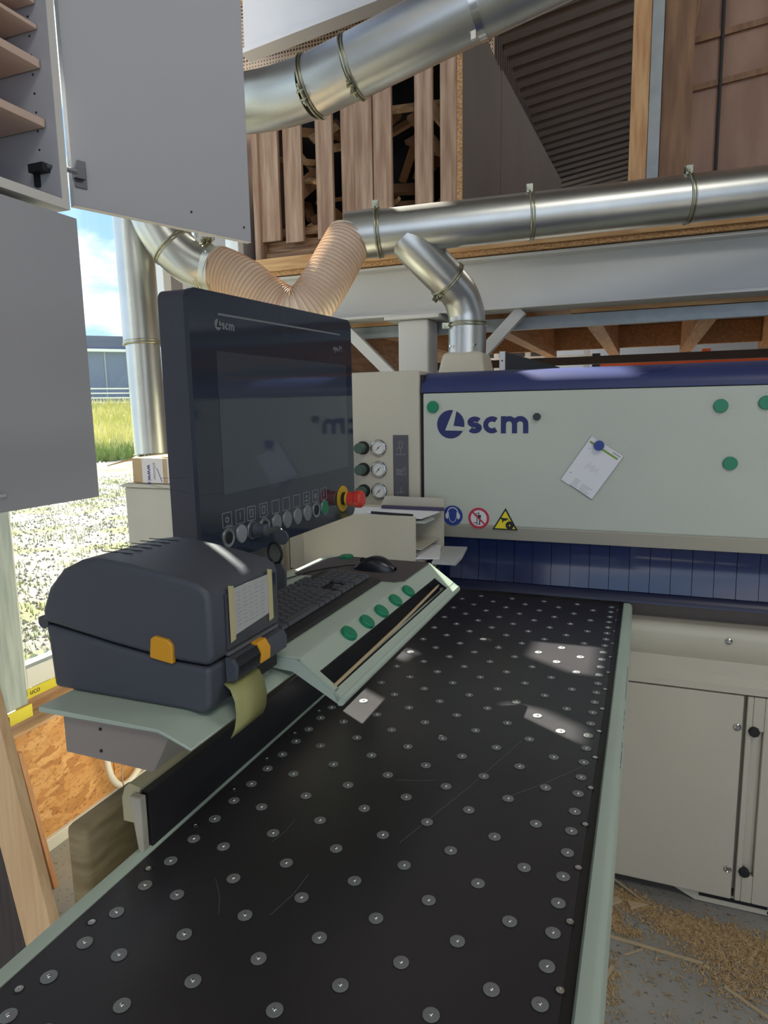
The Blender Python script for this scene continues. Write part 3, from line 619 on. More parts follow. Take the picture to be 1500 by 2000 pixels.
# logo and lettering on the cover
FY = 2.0994
def fr_(x, z): return (x, FY, z)
lg = obj('emblem_disc', MB().prism(circ(0, 0, .0455, 40), fr_(-.590, 1.500), X, Z, -Y, 0, .0005), navyink, mc)
obj('emblem_cut', MB().prism([(.010, .048), (.0195, .0425), (.0095, -.005), (.0475, -.0095), (.0445, -.021), (-.0185, -.0195)], (-.590, FY - .0005, 1.500), X, Z, -Y, 0, .0004), beige, lg)
def letter(ch, x, z, h, wd, o3, u, v, w, th, m_, parent, hs=1.0):
    r = h / 2 - wd / 2; g = MB()
    if ch == 's':
        r2 = (h - wd) / 4; p = []
        R2 = r2 * 1.45 * hs
        p += [(R2 * math.cos(a), 3 * r2 + r2 * math.sin(a)) for a in [math.radians(25 + i * (65 + 90) / 8) for i in range(9)]]
        p += [(-R2 * .94, 2.60 * r2), (-R2 * .5, 2.12 * r2), (R2 * .5, 1.88 * r2), (R2 * .94, 1.40 * r2)]
        p += [(R2 * math.cos(a), r2 + r2 * math.sin(a)) for a in [math.radians(0 - i * (155) / 8) for i in range(9)]]
        p = [(q[0] + R2 + wd / 2, q[1] + wd / 2) for q in p]; adv = 2 * R2 + wd
    elif ch == 'c':
        p = [(r * hs * math.cos(a) + r * hs + wd / 2, r * math.sin(a) + h / 2) for a in [math.radians(48 + i * 264 / 18) for i in range(19)]]; adv = 2 * r * hs + wd * .75
    elif ch == 'm':
        b_ = h * .60 * hs
        for q in range(2):
            q_h = th + .00008 * (q + 1); x0 = wd / 2 + q * b_
            p = [(x0 + b_, 0)] + [(x0 + b_ / 2 + b_ / 2 * math.cos(a), h - wd / 2 - b_ / 2 + b_ / 2 * math.sin(a)) for a in [math.radians(i * 150 / 8) for i in range(9)]]
            g.stroke([(x + s_[0], z + s_[1]) for s_ in p], wd, o3, u, v, w, q_h)
        p = [(wd / 2, 0), (wd / 2, h)]; adv = wd + 2 * b_
    g.stroke([(x + s_[0], z + s_[1]) for s_ in p], wd, o3, u, v, w, th)
    obj('printed_letter', g, m_, parent); return adv
xx = 0
for ch in 'scm': xx += letter(ch, xx, 0, .0535, .0160, fr_(-.5345, 1.4705), X, Z, -Y, .0005, navyink, mc, {'s': 1.12, 'c': 1.06, 'm': 1.08}[ch]) + .0045
# safety signs
sg = obj('ear_protection_sign', MB().prism(circ(0, 0, .0335, 36), fr_(-.5835, 1.2025), X, Z, -Y, 0, .0006), signb, mc)
g = MB(); OO = (-.5835, FY - .0006, 1.2025)
g.prism([(-.0155, .012), (-.014, -.005), (-.009, -.018), (0, -.0235), (.009, -.018), (.014, -.005), (.0155, .012), (.0135, .012), (.0125, -.004), (.008, -.0165), (0, -.0215), (-.008, -.0165), (-.0125, -.004), (-.0135, .012)][::-1], OO, X, Z, -Y, 0, .0003)
g.stroke(circ(0, .009, .0175, 14, math.radians(0), math.radians(180), False), .003, OO, X, Z, -Y, .0003)
for s_ in (-1, 1): g.prism([(s_ * a, b) for a, b in ((.0155, .010), (.021, .009), (.025, .001), (.023, -.009), (.017, -.012), (.0145, -.003))], OO, X, Z, -Y, 0, .0003)
obj('pictogram', g, signw, sg)
sg = obj('no_standing_sign', MB().prism(circ(0, 0, .0345, 36), fr_(-.4965, 1.1975), X, Z, -Y, 0, .0005), signw, mc)
OO = (-.4965, FY - .0005, 1.1975)
g = MB().prism(circ(-.0005, .0158, .0029, 12), OO, X, Z, -Y, 0, .0003); g.stroke([(-.0085, .018), (-.0085, .010), (.0065, .010), (.0065, .001)], .002, OO, X, Z, -Y, .0003); g.box(-.499, -.4915, OO[1] - .0003, OO[1], 1.1945, 1.2085)
g.stroke([(.003, -.001), (.003, -.0195), (-.001, -.0195)], .0035, OO, X, Z, -Y, .0003); g.stroke([(-.018, -.0155), (-.0055, -.0155), (-.0055, 0)], .0026, OO, X, Z, -Y, .0003); g.stroke([(-.0055, -.0155), (-.0055, -.024)], .002, OO, X, Z, -Y, .0003)
obj('pictogram', g, inkk, sg)
g = MB().lathe_ring(OO, -Y, .0265, .0345, .0004, 36); g.stroke([(-.0205, .0195), (.0205, -.0195)], .0055, (OO[0], OO[1] - .0003, OO[2]), X, Z, -Y, .0003); obj('red_bar', g, signr, sg)
sg = obj('cutting_hazard_sign', MB().prism([(-.041, -.029), (.041, -.029), (.0015, .0425)], fr_(-.411, 1.192), X, Z, -Y, 0, .0005), inkk, mc)
OO = (-.411, FY - .0005, 1.192)
obj('yellow_field', MB().prism([(-.033, -.0245), (.033, -.0245), (.0012, .033)], OO, X, Z, -Y, 0, .0003), signy, sg)
OO = (-.411, FY - .0008, 1.192)
g = MB().prism(circ(.015, -.0135, .0132, 22), OO, X, Z, -Y, 0, .0003); g.prism([(-.014, .013), (-.008, .010), (.010, .009), (.010, .005), (.004, .005), (.006, .001), (-.004, .001), (-.006, -.005), (-.009, -.004), (-.009, .002), (-.013, .006)], OO, X, Z, -Y, 0, .0003)
for q in range(3): g.box(OO[0] + .009 + q * .003, OO[0] + .012 + q * .003, OO[1] - .0003, OO[1], OO[2] + .003 - q * .003, OO[2] + .005 - q * .003)
obj('pictogram', g, inkk, sg); obj('blade_hub', MB().prism(circ(.015, -.0135, .0026, 12), (OO[0], OO[1] - .0003, OO[2]), X, Z, -Y, 0, .0002), signy, sg)
# gauges, regulators, pictogram plate
for zc in (1.423, 1.350, 1.276):
    c = (-.841, 2.0985, zc)
    ga = obj('pressure_gauge', MB().lathe([(.0285, 0), (.0285, .004), (.026, .007), (.0235, .0075), (.0215, .004), (.0, .004)], c, -Y, 32), chrome, mc, smooth=30)
    obj('dial', MB().cyl((c[0], c[1] - .0042, zc), -Y, .0205, .0006, 28), gface, ga)
    g = MB()
    for i in range(11):
        a = math.radians(225 - i * 27); g.stroke([(.0150 * math.cos(a), .0150 * math.sin(a)), (.0185 * math.cos(a), .0185 * math.sin(a))], .0010, (c[0], c[1] - .0048, zc), X, Z, -Y, .0003)
    g.stroke([(-.009, -.009), (.007, .008)], .0016, (c[0], c[1] - .0050, zc), X, Z, -Y, .0004); g.cyl((c[0], c[1] - .0048, zc), -Y, .0025, .001, 12); obj('needle', g, inkk, ga)
    obj('rim_screw', MB().cyl((c[0], c[1] - .006, zc + .0255), -Y, .002, .001, 10), blk2, ga)
    kn = obj('regulator_knob', MB().lathe([(.021, 0), (.021, .004), (.017, .007), (.0165, .020), (.0175, .021), (.0175, .044), (.0155, .048), (0, .048)], (-.897, 2.0985, zc), -Y, 20), rebate, mc, smooth=30)
    obj('knob_collar', MB().lathe_ring((-.897, 2.0985, zc), -Y, .0172, .0225, .010, 24), blk2, kn)
pp = obj('pictogram_plate', MB().box(-.789, -.735, 2.0975, 2.0985, 1.255, 1.466), plateg, mc)
g = MB(); OO = (-.762, 2.0974, 0)
for (cx, cz) in ((0, 1.425),): g.stroke([(-.006, cz - .002), (-.006, cz + .018), (.006, cz + .018), (.006, cz - .002)], .0012, OO, X, Z, -Y, .0003, True); g.stroke([(0, cz - .004), (0, cz - .02)], .0012, OO, X, Z, -Y, .0003); g.stroke([(-.015, cz - .018), (-.015, cz - .024), (.014, cz - .024), (.014, cz - .018)], .0012, OO, X, Z, -Y, .0003); g.stroke([(-.013, cz - .01), (-.010, cz - .002)], .0012, OO, X, Z, -Y, .0003)
for q in range(5): g.stroke([(-.016 + q * .005, 1.335), (-.016 + q * .005, 1.352)], .0011, OO, X, Z, -Y, .0003)
g.stroke([(-.017, 1.334), (.016, 1.334), (.016, 1.356), (.008, 1.356), (.008, 1.345), (-.017, 1.353)], .0011, OO, X, Z, -Y, .0003); g.stroke([(-.017, 1.275), (.015, 1.275)], .0012, OO, X, Z, -Y, .0003); g.stroke([(0, 1.268), (0, 1.293)], .0012, OO, X, Z, -Y, .0003); g.stroke([(-.012, 1.266), (-.012, 1.272)], .0012, OO, X, Z, -Y, .0003)
obj('line_icons', g, inkl, pp)
# magnets and notepad on the cover
def magnet(px, pz, r, m_, name, label, y=2.0996, h=.008, grp=None):
    o = obj(name, MB().lathe([(r, 0), (r, h * .7), (r * .93, h), (0, h)], (px, y, pz), -Y, 28), m_, smooth=30, origin=(px, y, pz)); return tag(o, label, 'magnet', grp)
magnet(-.649, 1.556, .0195, greenm, 'round_magnet', 'green round magnet at the upper left corner of the machine cover, left of the letters')
magnet(-.316, 1.521, .0115, blackm, 'round_magnet', 'small dark magnet just right of the big letters', h=.012)
magnet(.189, 1.545, .0190, greenm, 'round_magnet', 'green round magnet high on the cover, left of the one at the picture edge')
magnet(.300, 1.552, .0190, greenm, 'round_magnet', 'green round magnet cut by the right edge of the picture')
magnet(.221, 1.385, .0190, greenm, 'round_magnet', 'lowest green magnet on the right part of the machine cover')
# notepad, rotated
th = math.atan2(1.401 - 1.461, -.056 + .147); up = Vector((math.cos(th), 0, math.sin(th))); vp = Vector((-math.sin(th), 0, math.cos(th)))
oc = Vector((-.151, 2.0995, 1.366))
np_ = thing('notepad', 'white notepad with green bar, held slanting on the cover by a blue magnet', 'notepad', tuple(oc))
obj('backing', MB().prism([(-.056, -.079), (.056, -.079), (.056, .079), (-.056, .079)], oc, up, vp, -Y, 0, .003), mat('pad_green_edge', (70, 96, 76), .6), np_)
pg = obj('sheet', MB().prism([(-.055, -.079), (-.024, -.079), (-.024, -.077), (.055, -.077), (.055, .079), (-.055, .079)], oc - Y * .003, up, vp, -Y, 0, .002), paper, np_)
o5 = oc - Y * .005
obj('green_bar', MB().prism([(-.050, .060), (.046, .060), (.046, .066), (-.050, .066)], o5, up, vp, -Y, 0, .0003), mat('pad_green', (122, 160, 60), .6), pg)
g = MB()
for q in range(7): g.prism([(.024 + q * .0036, .0715), (.027 + q * .0036, .0715), (.027 + q * .0036, .0735), (.024 + q * .0036, .0735)], o5, up, vp, -Y, 0, .0003)
obj('header_print', g, inkk, pg)
g = MB()
for q in range(5): g.stroke([(-.022, -.052 - q * .005), (-.002 - (q % 2) * .004, -.052 - q * .005)], .0012, o5, up, vp, -Y, .0003); g.stroke([(.006, -.054 - q * .005), (.040 - (q % 3) * .006, -.054 - q * .005)], .0012, o5, up, vp, -Y, .0003)
g.stroke([(-.045, -.045), (-.040, -.045)], .003, o5, up, vp, -Y, .0003); g.stroke([(-.042, .045), (-.038, .045)], .002, o5, up, vp, -Y, .0003)
for a in range(9): g.stroke([(-.018 + a * .0045, .005 + (a % 3) * .004), (-.016 + a * .0045, -.012 + (a % 4) * .003)], .0006, o5, up, vp, -Y, .0003)
obj('fine_print', g, inkl, pg)
magnet(-.131, 1.434, .0150, bluem, 'round_magnet', 'blue round magnet holding the slanted white notepad', y=2.094, h=.016)

# ================================================================== AIR TABLE
tb = thing('air_table', 'long black float table with rows of air nozzles and pale green edges', 'table', (-.33, 1.2, .95))
TY0, TY1 = .22, 2.112
obj('tabletop', MB().box(-.616, -.058, TY0, TY1, .915, .95), tabletop, tb, bevel=.001)
obj('edge_band', MB().box(-.058, -.046, TY0, TY1, .90, .9485), edgeb, tb)
obj('right_rim', MB().prism([(-.046, .80), (-.046, .953), (-.043, .957), (-.030, .957), (-.023, .953), (-.020, .945), (-.020, .80)], (0, 0, 0), X, Z, Y, TY0, 2.095), green, tb, smooth=40)
obj('left_rim', MB().prism([(-.637, .84), (-.637, .950), (-.634, .9535), (-.622, .9535), (-.617, .950), (-.617, .84)], (0, 0, 0), X, Z, Y, TY0, TY1), green, tb, smooth=40)
obj('under_frame', MB().box(-.60, -.06, TY0 + .02, 2.10, .80, .914), beige2, tb)
for (y0_, y1_, z0_, z1_) in ((1.42, 1.60, .938, .9445), (1.36, 1.37, .93, .938), (1.33, 1.338, .932, .936), (1.30, 1.306, .928, .934), (1.22, 1.232, .93, .936), (1.17, 1.20, .925, .935), (1.145, 1.15, .93, .934)):
    obj('paint_chip', MB().box(-.0199, -.0193, y0_, y1_, z0_, z1_), inkk, tb)
for (x_, y_) in ((-.56, .34), (-.10, .34), (-.56, 1.95), (-.10, 1.95)): obj('leg', MB().box(x_ - .03, x_ + .03, y_ - .03, y_ + .03, 0, .80), beige2, tb, bevel=.004)
# nozzles
def nozzle_mesh():
    g = MB(); g.cur = 1; g.lathe([(.0096, 0), (.0096, .00022), (0, .00022)], (0, 0, 0), Z, 20)
    g.cur = 0; g.lathe([(.0088, .0002), (.0088, .0010), (.0082, .0013), (.0046, .0009), (0, .0009)], (0, 0, 0), Z, 20)
    g.cur = 2; g.lathe([(.0026, .0009), (.0025, .0018), (.0018, .0026), (.0008, .0030), (0, .0031)], (0, 0, 0), Z, 12)
    return mesh_of('air_nozzle', g, [discm, inkk, steel], (0, 0, 0), 40)
def screw_mesh():
    g = MB(); g.cur = 1; g.lathe([(.0062, 0), (.0062, .0002), (0, .0002)], (0, 0, 0), Z, 16)
    g.cur = 0; g.lathe([(.0044, .0002), (.0044, .0008), (.0022, .0009), (.0020, .0004), (0, .0004)], (.0003, -.0006, 0), Z, 14)
    return mesh_of('table_screw', g, [steel, inkk], (0, 0, 0), 40)
nm = nozzle_mesh(); sm = screw_mesh()
skip = {(5, 8): 1}
def put(me, name, x, y, rot=0):
    o = bpy.data.objects.new(name, me); COL.objects.link(o); o.parent = tb; o.location = Vector((x, y, .9501)) - WL[tb]; o.rotation_euler = (0, 0, rot); WL[o] = Vector((x, y, .95))
for j in range(37):
    y_ = .258 + j * .05
    for k in range(11):
        x_ = -.078 - .05 * k
        if k in (0, 10):
            put(nm, 'air_nozzle', x_, y_)
        elif (k + j + 0) % 2 == 0: put(nm, 'air_nozzle', x_, y_)
for j in range(19):
    put(sm, 'table_screw', -.0615, .332 + j * .1, rng.uniform(0, 3)) if .332 + j * .1 < 2.1 else None
    put(sm, 'table_screw', -.5955, .335 + j * .1, rng.uniform(0, 3)) if .335 + j * .1 < 2.1 else None
put(sm, 'table_screw', -.328, .610); put(sm, 'table_screw', -.333, 1.116); put(sm, 'table_screw', -.33, 1.62)
# fine scratches on the top
g = MB()
for (a, b) in (((-.19, .95), (-.075, 1.10)), ((-.30, .80), (-.19, 1.15)), ((-.40, .62), (-.39, .70)), ((-.47, .74), (-.465, .80)), ((-.36, .95), (-.30, .97)), ((-.25, 1.3), (-.21, 1.33)), ((-.50, .65), (-.46, .60))):
    g.stroke([a, ((a[0] + b[0]) / 2 + .004, (a[1] + b[1]) / 2), b], .0005, (0, 0, .95), X, Y, Z, .00012)
obj('scratch_marks', g, inkg, tb)
# fence along the left side
fn = thing('side_fence', 'long black-faced fence with cream top rail along the left of the table', 'fence', (-.63, 1.4, .95))
obj('fence_face', MB().box(-.633, -.620, .672, 2.07, .952, 1.035), fencem, fn, bevel=.001)
obj('top_rail', MB().prism([(-.664, 1.020), (-.658, 1.036), (-.650, 1.044), (-.630, 1.041), (-.6335, 1.032), (-.6335, .985), (-.664, .985)], (0, 0, 0), X, Z, Y, .668, 2.07), mat('cream_rail', (206, 198, 160), .4), fn, smooth=30)
obj('end_bracket', MB().prism([(-.640, 1.034), (-.620, 1.034), (-.620, .958), (-.624, .950), (-.630, .956)], (0, 0, 0), X, Z, Y, .655, .667), beige2, fn, bevel=.002)
# weathered wood block beside the fence
bk = obj('wood_block', MB().box(-.735, -.672, .60, .655, .62, 1.0).box(-.735, -.672, .655, 1.15, .62, .985), olive, bevel=.012, seg=3)
bpy.data.objects.remove(bk)
bk = thing('wood_block', 'worn olive-brown timber board on edge beside the end of the fence', 'wood', (-.70, .68, .0))
obj('board', MB().box(-.712, -.677, .61, .735, .0, 1.003), olive, bk, bevel=.010, seg=3)

# ================================================================== DUCTS
def clampring(parent, c, ax, R, boltdir=None, name='clamp_ring'):
    c = Vector(c); ax = Vector(ax).normalized()
    g = MB(); g.torus(c, ax, R + .003, .0042, 36, 8); g.torus(c + ax * .011, ax, R + .002, .003, 36, 8)
    r = obj(name, g, zinc, parent, smooth=60)
    if boltdir is not None:
        b = (Vector(boltdir) - ax * Vector(boltdir).dot(ax)).normalized(); t_ = ax.cross(b)
        g = MB(); q = c + b * (R + .013)
        g.obox(q + t_ * .013, t_ * .003, b * .014, ax * .011).obox(q - t_ * .013, t_ * .003, b * .014, ax * .011); g.cyl(q - t_ * .036, t_, .0042, .070, 8); g.cyl(q + t_ * .019, t_, .009, .008, 6); g.cyl(q - t_ * .026, t_, .009, .008, 6)
        obj('clamp_bolt', g, zinc, r)
    return r
def pipe(parent, name, pts, r, n=40, mm=galv): return obj(name, MB().tube(pts, r, n), mm, parent, smooth=50)
a = Vector((-1.099, 2.505, 2.222)); b = Vector((.368, 2.856, 2.301)); ax = (b - a).normalized()
def at(x): return a + (b - a) * ((x - a.x) / (b.x - a.x))
md = thing('main_duct', 'horizontal galvanised duct running right from the ribbed hose, below the loft crate', 'duct', tuple(at(.2)))
pipe(md, 'collar', [at(-1.115), at(-1.0)], .0885); pipe(md, 'duct_section', [at(-1.0), at(-.44)], .0835); pipe(md, 'duct_section', [at(-.44), at(.10)], .0825); pipe(md, 'duct_section', [at(.10), at(2.2)], .0825)
up_ = Vector((0, 0, 1)); clampring(md, at(-1.0), ax, .0885, (0, -.25, 1)); clampring(md, at(-.44), ax, .0825, (0, -.25, 1)); clampring(md, at(.10), ax, .0825, (0, -.25, 1))
obj('hanger_tab', MB().obox(at(-.42) + Vector((0, -.083, .0)), ax * .006, Y * .002, Z * .010), steel, md)
br = thing('branch_elbow', 'galvanised elbow branch dropping from the main duct to the machine hood', 'duct', (-.702, 2.74, 1.74))
P1 = [Vector(p) for p in ((-.702, 2.742, 1.745), (-.702, 2.75, 1.80), (-.703, 2.756, 1.885))]
pipe(br, 'sleeve', P1, .0765)
arc = bez([(-.703, 2.756, 1.885), (-.708, 2.752, 1.94), (-.728, 2.724, 2.005), (-.762, 2.675, 2.055)], 6)
pipe(br, 'elbow', arc, .0745)
pipe(br, 'wye_branch', [Vector((-.762, 2.675, 2.055)), Vector((-.865, 2.560, 2.172)), Vector((-.885, 2.555, 2.20))], .0765)
clampring(br, (-.703, 2.755, 1.885), (0, 0, 1), .0765, (-1, -.4, 0)); clampring(br, (-.762, 2.675, 2.055), (-.103, -.115, .117), .0765, (-.2, -.4, -1))
for x_ in (-.752, -.655): obj('rivet', MB().cyl((x_, 2.742 - .060, 1.80), (x_ + .702, -.06, 0), .005, .006, 12), steel, br)
hp = bez([(-1.556, 2.254, 2.090), (-1.50, 2.257, 2.066), (-1.43, 2.262, 2.026), (-1.355, 2.274, 1.968), (-1.29, 2.282, 1.928), (-1.235, 2.292, 1.918), (-1.19, 2.330, 1.960), (-1.155, 2.375, 2.035), (-1.123, 2.438, 2.135), (-1.105, 2.492, 2.206)], 12)
# resample by arc length and rib it
ln = [0]
for i in range(1, len(hp)): ln.append(ln[-1] + (hp[i] - hp[i - 1]).length)
def samp(t_):
    for i in range(1, len(ln)):
        if t_ <= ln[i]: return hp[i - 1].lerp(hp[i], (t_ - ln[i - 1]) / max(1e-6, ln[i] - ln[i - 1]))
    return hp[-1]
K = 50; pts = []; rad = []
for i in range(K * 6 + 1):
    pts.append(samp(ln[-1] * i / (K * 6))); ph = (i % 6) / 6; rad.append(.0825 + .0070 * max(0, math.cos(2 * PI * ph)) ** 1.0 - .0022 * (ph > .3) * (ph < .7))
ho = thing('flexible_hose', 'beige ribbed flexible suction hose hanging between two ducts behind the screen', 'hose', tuple(samp(ln[-1] * .5)))
obj('hose_body', MB().tube(pts, rad, 36), hosem, ho, smooth=80)
for i in range(1, K):
    c = samp(ln[-1] * i / K); t_ = (samp(ln[-1] * (i + .3) / K) - samp(ln[-1] * (i - .3) / K)).normalized()
    obj('rib', MB().torus(c, t_, .0885, .0024, 30, 5), hoserib, ho, smooth=60)
ld = thing('left_elbow_duct', 'galvanised elbow duct under the open cupboard door, feeding the ribbed hose', 'duct', (-1.7, 2.2, 2.1))
ap = bez([(-1.60, 2.254, 2.098), (-1.65, 2.218, 2.120), (-1.706, 2.185, 2.178), (-1.756, 2.168, 2.262), (-1.785, 2.168, 2.348), (-1.80, 2.175, 2.46), (-1.80, 2.18, 2.60)], 6)
pipe(ld, 'elbow', ap[:13], .085); pipe(ld, 'riser', ap[12:] + [Vector((-1.80, 2.18, 3.6))], .084); pipe(ld, 'collar', [Vector((-1.60, 2.254, 2.098)), Vector((-1.545, 2.254, 2.086))], .087)
clampring(ld, (-1.603, 2.254, 2.099), (.05, .0, -.011), .0865, (0, -.2, 1)); clampring(ld, ap[12], ap[11] - ap[12], .0845)
obj('hanger_wire', MB().tube([(-1.60, 2.2, 2.2), (-1.63, 2.2, 2.5)], .004, 6), steel, ld)
obj('hanger_wire', MB().tube([(-1.54, 2.22, 2.19), (-1.56, 2.22, 2.5)], .004, 6), steel, ld)
vd = thing('vertical_duct', 'upright galvanised duct by the window, ending behind the cardboard box', 'duct', (-1.885, 2.18, 1.3))
v0 = Vector((-1.842, 2.155, 1.30)); v1 = Vector((-1.985, 2.30, 2.50))
v0 = Vector((-1.875, 2.195, 1.30)); v1 = Vector((-1.935, 2.24, 2.55))
pipe(vd, 'duct_section', [v0, v0.lerp(v1, .42)], .066); pipe(vd, 'duct_section', [v0.lerp(v1, .42), v1], .073); clampring(vd, v0.lerp(v1, .42), v1 - v0, .070); clampring(vd, v0.lerp(v1, .06), v1 - v0, .067, (.3, -1, 0))
bd = thing('upper_duct', 'large galvanised duct rising to the right across the top of the picture', 'duct', (-1.0, 2.27, 2.68))
bp_ = bez([(-1.95, 2.40, 2.78), (-1.75, 2.38, 2.745), (-1.585, 2.345, 2.708), (-1.447, 2.325, 2.686), (-1.298, 2.295, 2.668), (-1.136, 2.270, 2.668)], 6)
pipe(bd, 'bend', bp_, .1); c1_ = Vector((-1.136, 2.270, 2.668)); c2_ = Vector((-.978, 2.262, 2.698)); c3_ = Vector((-.55, 2.268, 2.800)); c4_ = Vector((.9, 2.26, 3.12))
pipe(bd, 'duct_section', [c1_, c2_], .0995); pipe(bd, 'duct_section', [c2_, c3_], .1); pipe(bd, 'duct_section', [c3_, c4_], .0985)
clampring(bd, c1_, c2_ - c1_, .1, (.0, -.85, -.6)); clampring(bd, c2_, c3_ - c2_, .1, (0, -.6, -.95))
g = MB(); d_ = (c4_ - c3_).normalized(); p_ = d_.orthogonal().normalized(); g.tube([c3_ - d_ * .012, c3_ + d_ * .012], .105, 40); obj('strap_band', g, steel, bd, smooth=50)
obj('strap_bolt', MB().obox(c3_ + Vector((0, -.04, -.105)), d_ * .008, Y * .006, Z * .012), steel, bd)

# ================================================================== CUPBOARDS ON THE LEFT
def cabinet_box():
    c = thing('wall_cupboard', 'open white wall cupboard with shelves at the upper left', 'cupboard', (-1.37, .75, 1.976))
    x0, x1, y0, y1, z0, z1 = -1.60, -1.15, .40, 1.146, 1.976, 2.72
    obj('side', MB().box(x0, x1, y1 - .018, y1, z0, z1), greyp, c); obj('side', MB().box(x0, x1, y0, y0 + .018, z0, z1), greyp, c)
    obj('bottom', MB().box(x0, x1 - .0, y0 + .018, y1 - .018, z0, z0 + .018), greyp, c); obj('top', MB().box(x0, x1, y0 + .018, y1 - .018, z1 - .018, z1), greyp, c)
    obj('back', MB().box(x0, x0 + .008, y0 + .018, y1 - .018, z0 + .018, z1 - .018), greyp, c)
    obj('front_edge', MB().box(x1, x1 + .0015, y1 - .018, y1, z0, z1).box(x1, x1 + .0015, y0, y1 - .018, z0, z0 + .018), edgew, c)
    for z_ in (2.134, 2.246, 2.318, 2.365): obj('shelf', MB().box(x0 + .01, x1 - .025, y0 + .02, y1 - .022, z_, z_ + .008 if z_ > 2.3 else z_ + .016), mat('shelf_pinkish_board_%d' % int(z_ * 1000), (206, 180, 164), .6), c, bevel=.001)
    g = MB()
    for i in range(9): g.cyl((x1 - .05, y1 - .0181, 2.06 + i * .036), -Y, .0025, .0004, 8)
    obj('pin_holes', g, inkk, c)
    obj('chip_strip', MB().box(x0 + .1, x1 - .06, y1 - .06, y1 - .02, z0 + .018, z0 + .024), chip, c)
    # door, swung wide open
    hd = Vector((.358, .934, 0)).normalized(); nd = Vector((.934, -.358, 0)).normalized(); hp_ = Vector((-1.158, 1.168, 0))
    g = MB(); p0 = hp_; L_ = .462
    g.prism([(0, 0), (L_, 0), (L_, .735), (0, .735)], p0 + Z * 1.993, hd, Z, -nd, 0, .018)
    d = obj('door', g, greyp, c, bevel=.0015)
    g = MB(); g.prism([(-.0, -.001), (L_, -.001), (L_, 0), (0, 0)], p0 + Z * 1.993, hd, Z, -nd, 0, .018); obj('edge_strip', g, edgew, d)
    hz = 2.056
    g = MB(); g.prism([(.004, -.026), (.030, -.026), (.030, .030), (.012, .030), (.004, .010)], p0 + Z * hz, hd, Z, nd, 0, .003); g.obox(p0 + hd * .012 + nd * .008 + Z * hz, hd * .012, nd * .005, Z * .010)
    obj('hinge_plate', g, hingem, d, bevel=.001)
    g = MB(); g.tube([p0 + hd * .006 + nd * .012 + Z * (hz + .002), Vector((-1.165, 1.148, hz + .006)), Vector((-1.178, 1.120, hz + .002))], .0055, 8); obj('hinge_arm', g, hingem, d)
    g = MB(); g.obox((-1.195, 1.118, hz), (.020, 0, 0), (0, .010, 0), (0, 0, .008)); g.obox((-1.21, 1.125, hz - .012), (.006, 0, 0), (0, .004, 0), (0, 0, .020)); obj('hinge_cup', g, blk2, d)
    for (s, z_) in ((.285, 2.034), (.440, 2.026)): obj('screw_hole', MB().cyl(p0 + hd * s + Z * z_ + nd * .0005, nd, .0030, .0006, 10), inkk, d)
    return c
cabinet_box()
lc = thing('lower_cupboard', 'plain light grey cupboard front hanging below the open cupboard at the left edge', 'cupboard', (-1.36, .75, 1.366))
obj('front_panel', MB().box(-1.168, -1.150, .30, 1.163, 1.366, 1.9635), greyp, lc, bevel=.001)
obj('body', MB().box(-1.60, -1.169, .32, 1.10, 1.37, 1.96), greyp, lc)
obj('hinge_bit', MB().box(-1.1497, -1.146, .90, .925, 1.396, 1.402), chrome, lc)
o = thing('cupboard_rail', 'steel hanger rail behind the two cupboards', 'rail', (-1.62, .7, 1.36)); obj('rail_post', MB().box(-1.66, -1.605, .36, .41, 0, 4.6).box(-1.66, -1.605, .70, .75, 0, 4.6), galvd, o)

# ================================================================== REAR CABINET, CARTON
rc = thing('electric_cabinet', 'beige steel cabinet behind the control screen, under the cardboard box', 'cabinet', (-1.22, 1.8, 0))
obj('cabinet_body', MB().box(-1.484, -1.20, 1.605, 2.06, .0, 1.328), beige2, rc, bevel=.004)
obj('lid', MB().box(-1.490, -1.195, 1.598, 2.065, 1.329, 1.340), beige2, rc, bevel=.002)
cb = thing('cardboard_box', 'opened brown cardboard box with white printed tape on the beige cabinet', 'box', (-1.3, 1.75, 1.341))
obj('carton', MB().box(-1.458, -1.16, 1.615, 1.86, 1.341, 1.418), card, cb, bevel=.002)
obj('flap', MB().add([(-1.458, 1.62, 1.416), (-1.458, 1.85, 1.416), (-1.64, 1.86, 1.398), (-1.58, 1.64, 1.388), (-1.458, 1.62, 1.419), (-1.458, 1.85, 1.419), (-1.64, 1.86, 1.401), (-1.58, 1.64, 1.391)], [(0, 1, 2, 3), (4, 7, 6, 5), (0, 4, 5, 1), (1, 5, 6, 2), (2, 6, 7, 3), (3, 7, 4, 0)]), card, cb)
obj('flap', MB().add([(-1.35, 1.62, 1.419), (-1.16, 1.62, 1.419), (-1.16, 1.74, 1.437), (-1.34, 1.74, 1.437), (-1.35, 1.62, 1.422), (-1.16, 1.62, 1.422), (-1.16, 1.74, 1.440), (-1.34, 1.74, 1.440)], [(0, 3, 2, 1), (4, 5, 6, 7), (0, 1, 5, 4), (1, 2, 6, 5), (2, 3, 7, 6), (3, 0, 4, 7)]), card, cb)
for k_, xt in enumerate((-1.420, -1.326)):
    tp = obj('printed_tape', MB().box(xt, xt + .078, 1.6135, 1.6145, 1.343, 1.4175), tapew, cb)
    text('printed_letters', 'www.e', purple, (xt + .020, 1.6130, 1.398), -Z, X, -Y, .022, .0004, tp, bold=.0004)
    text('printed_letters', 'eilbotter', framed, (xt + .042, 1.6130, 1.405), -Z, X, -Y, .015, .0004, tp)
    g = MB(); g.stroke([(xt + .056, 1.388), (xt + .066, 1.362), (xt + .072, 1.346)], .0022, (0, 1.6134, 0), X, Z, -Y, .0003); obj('ink_stroke', g, purple, tp)
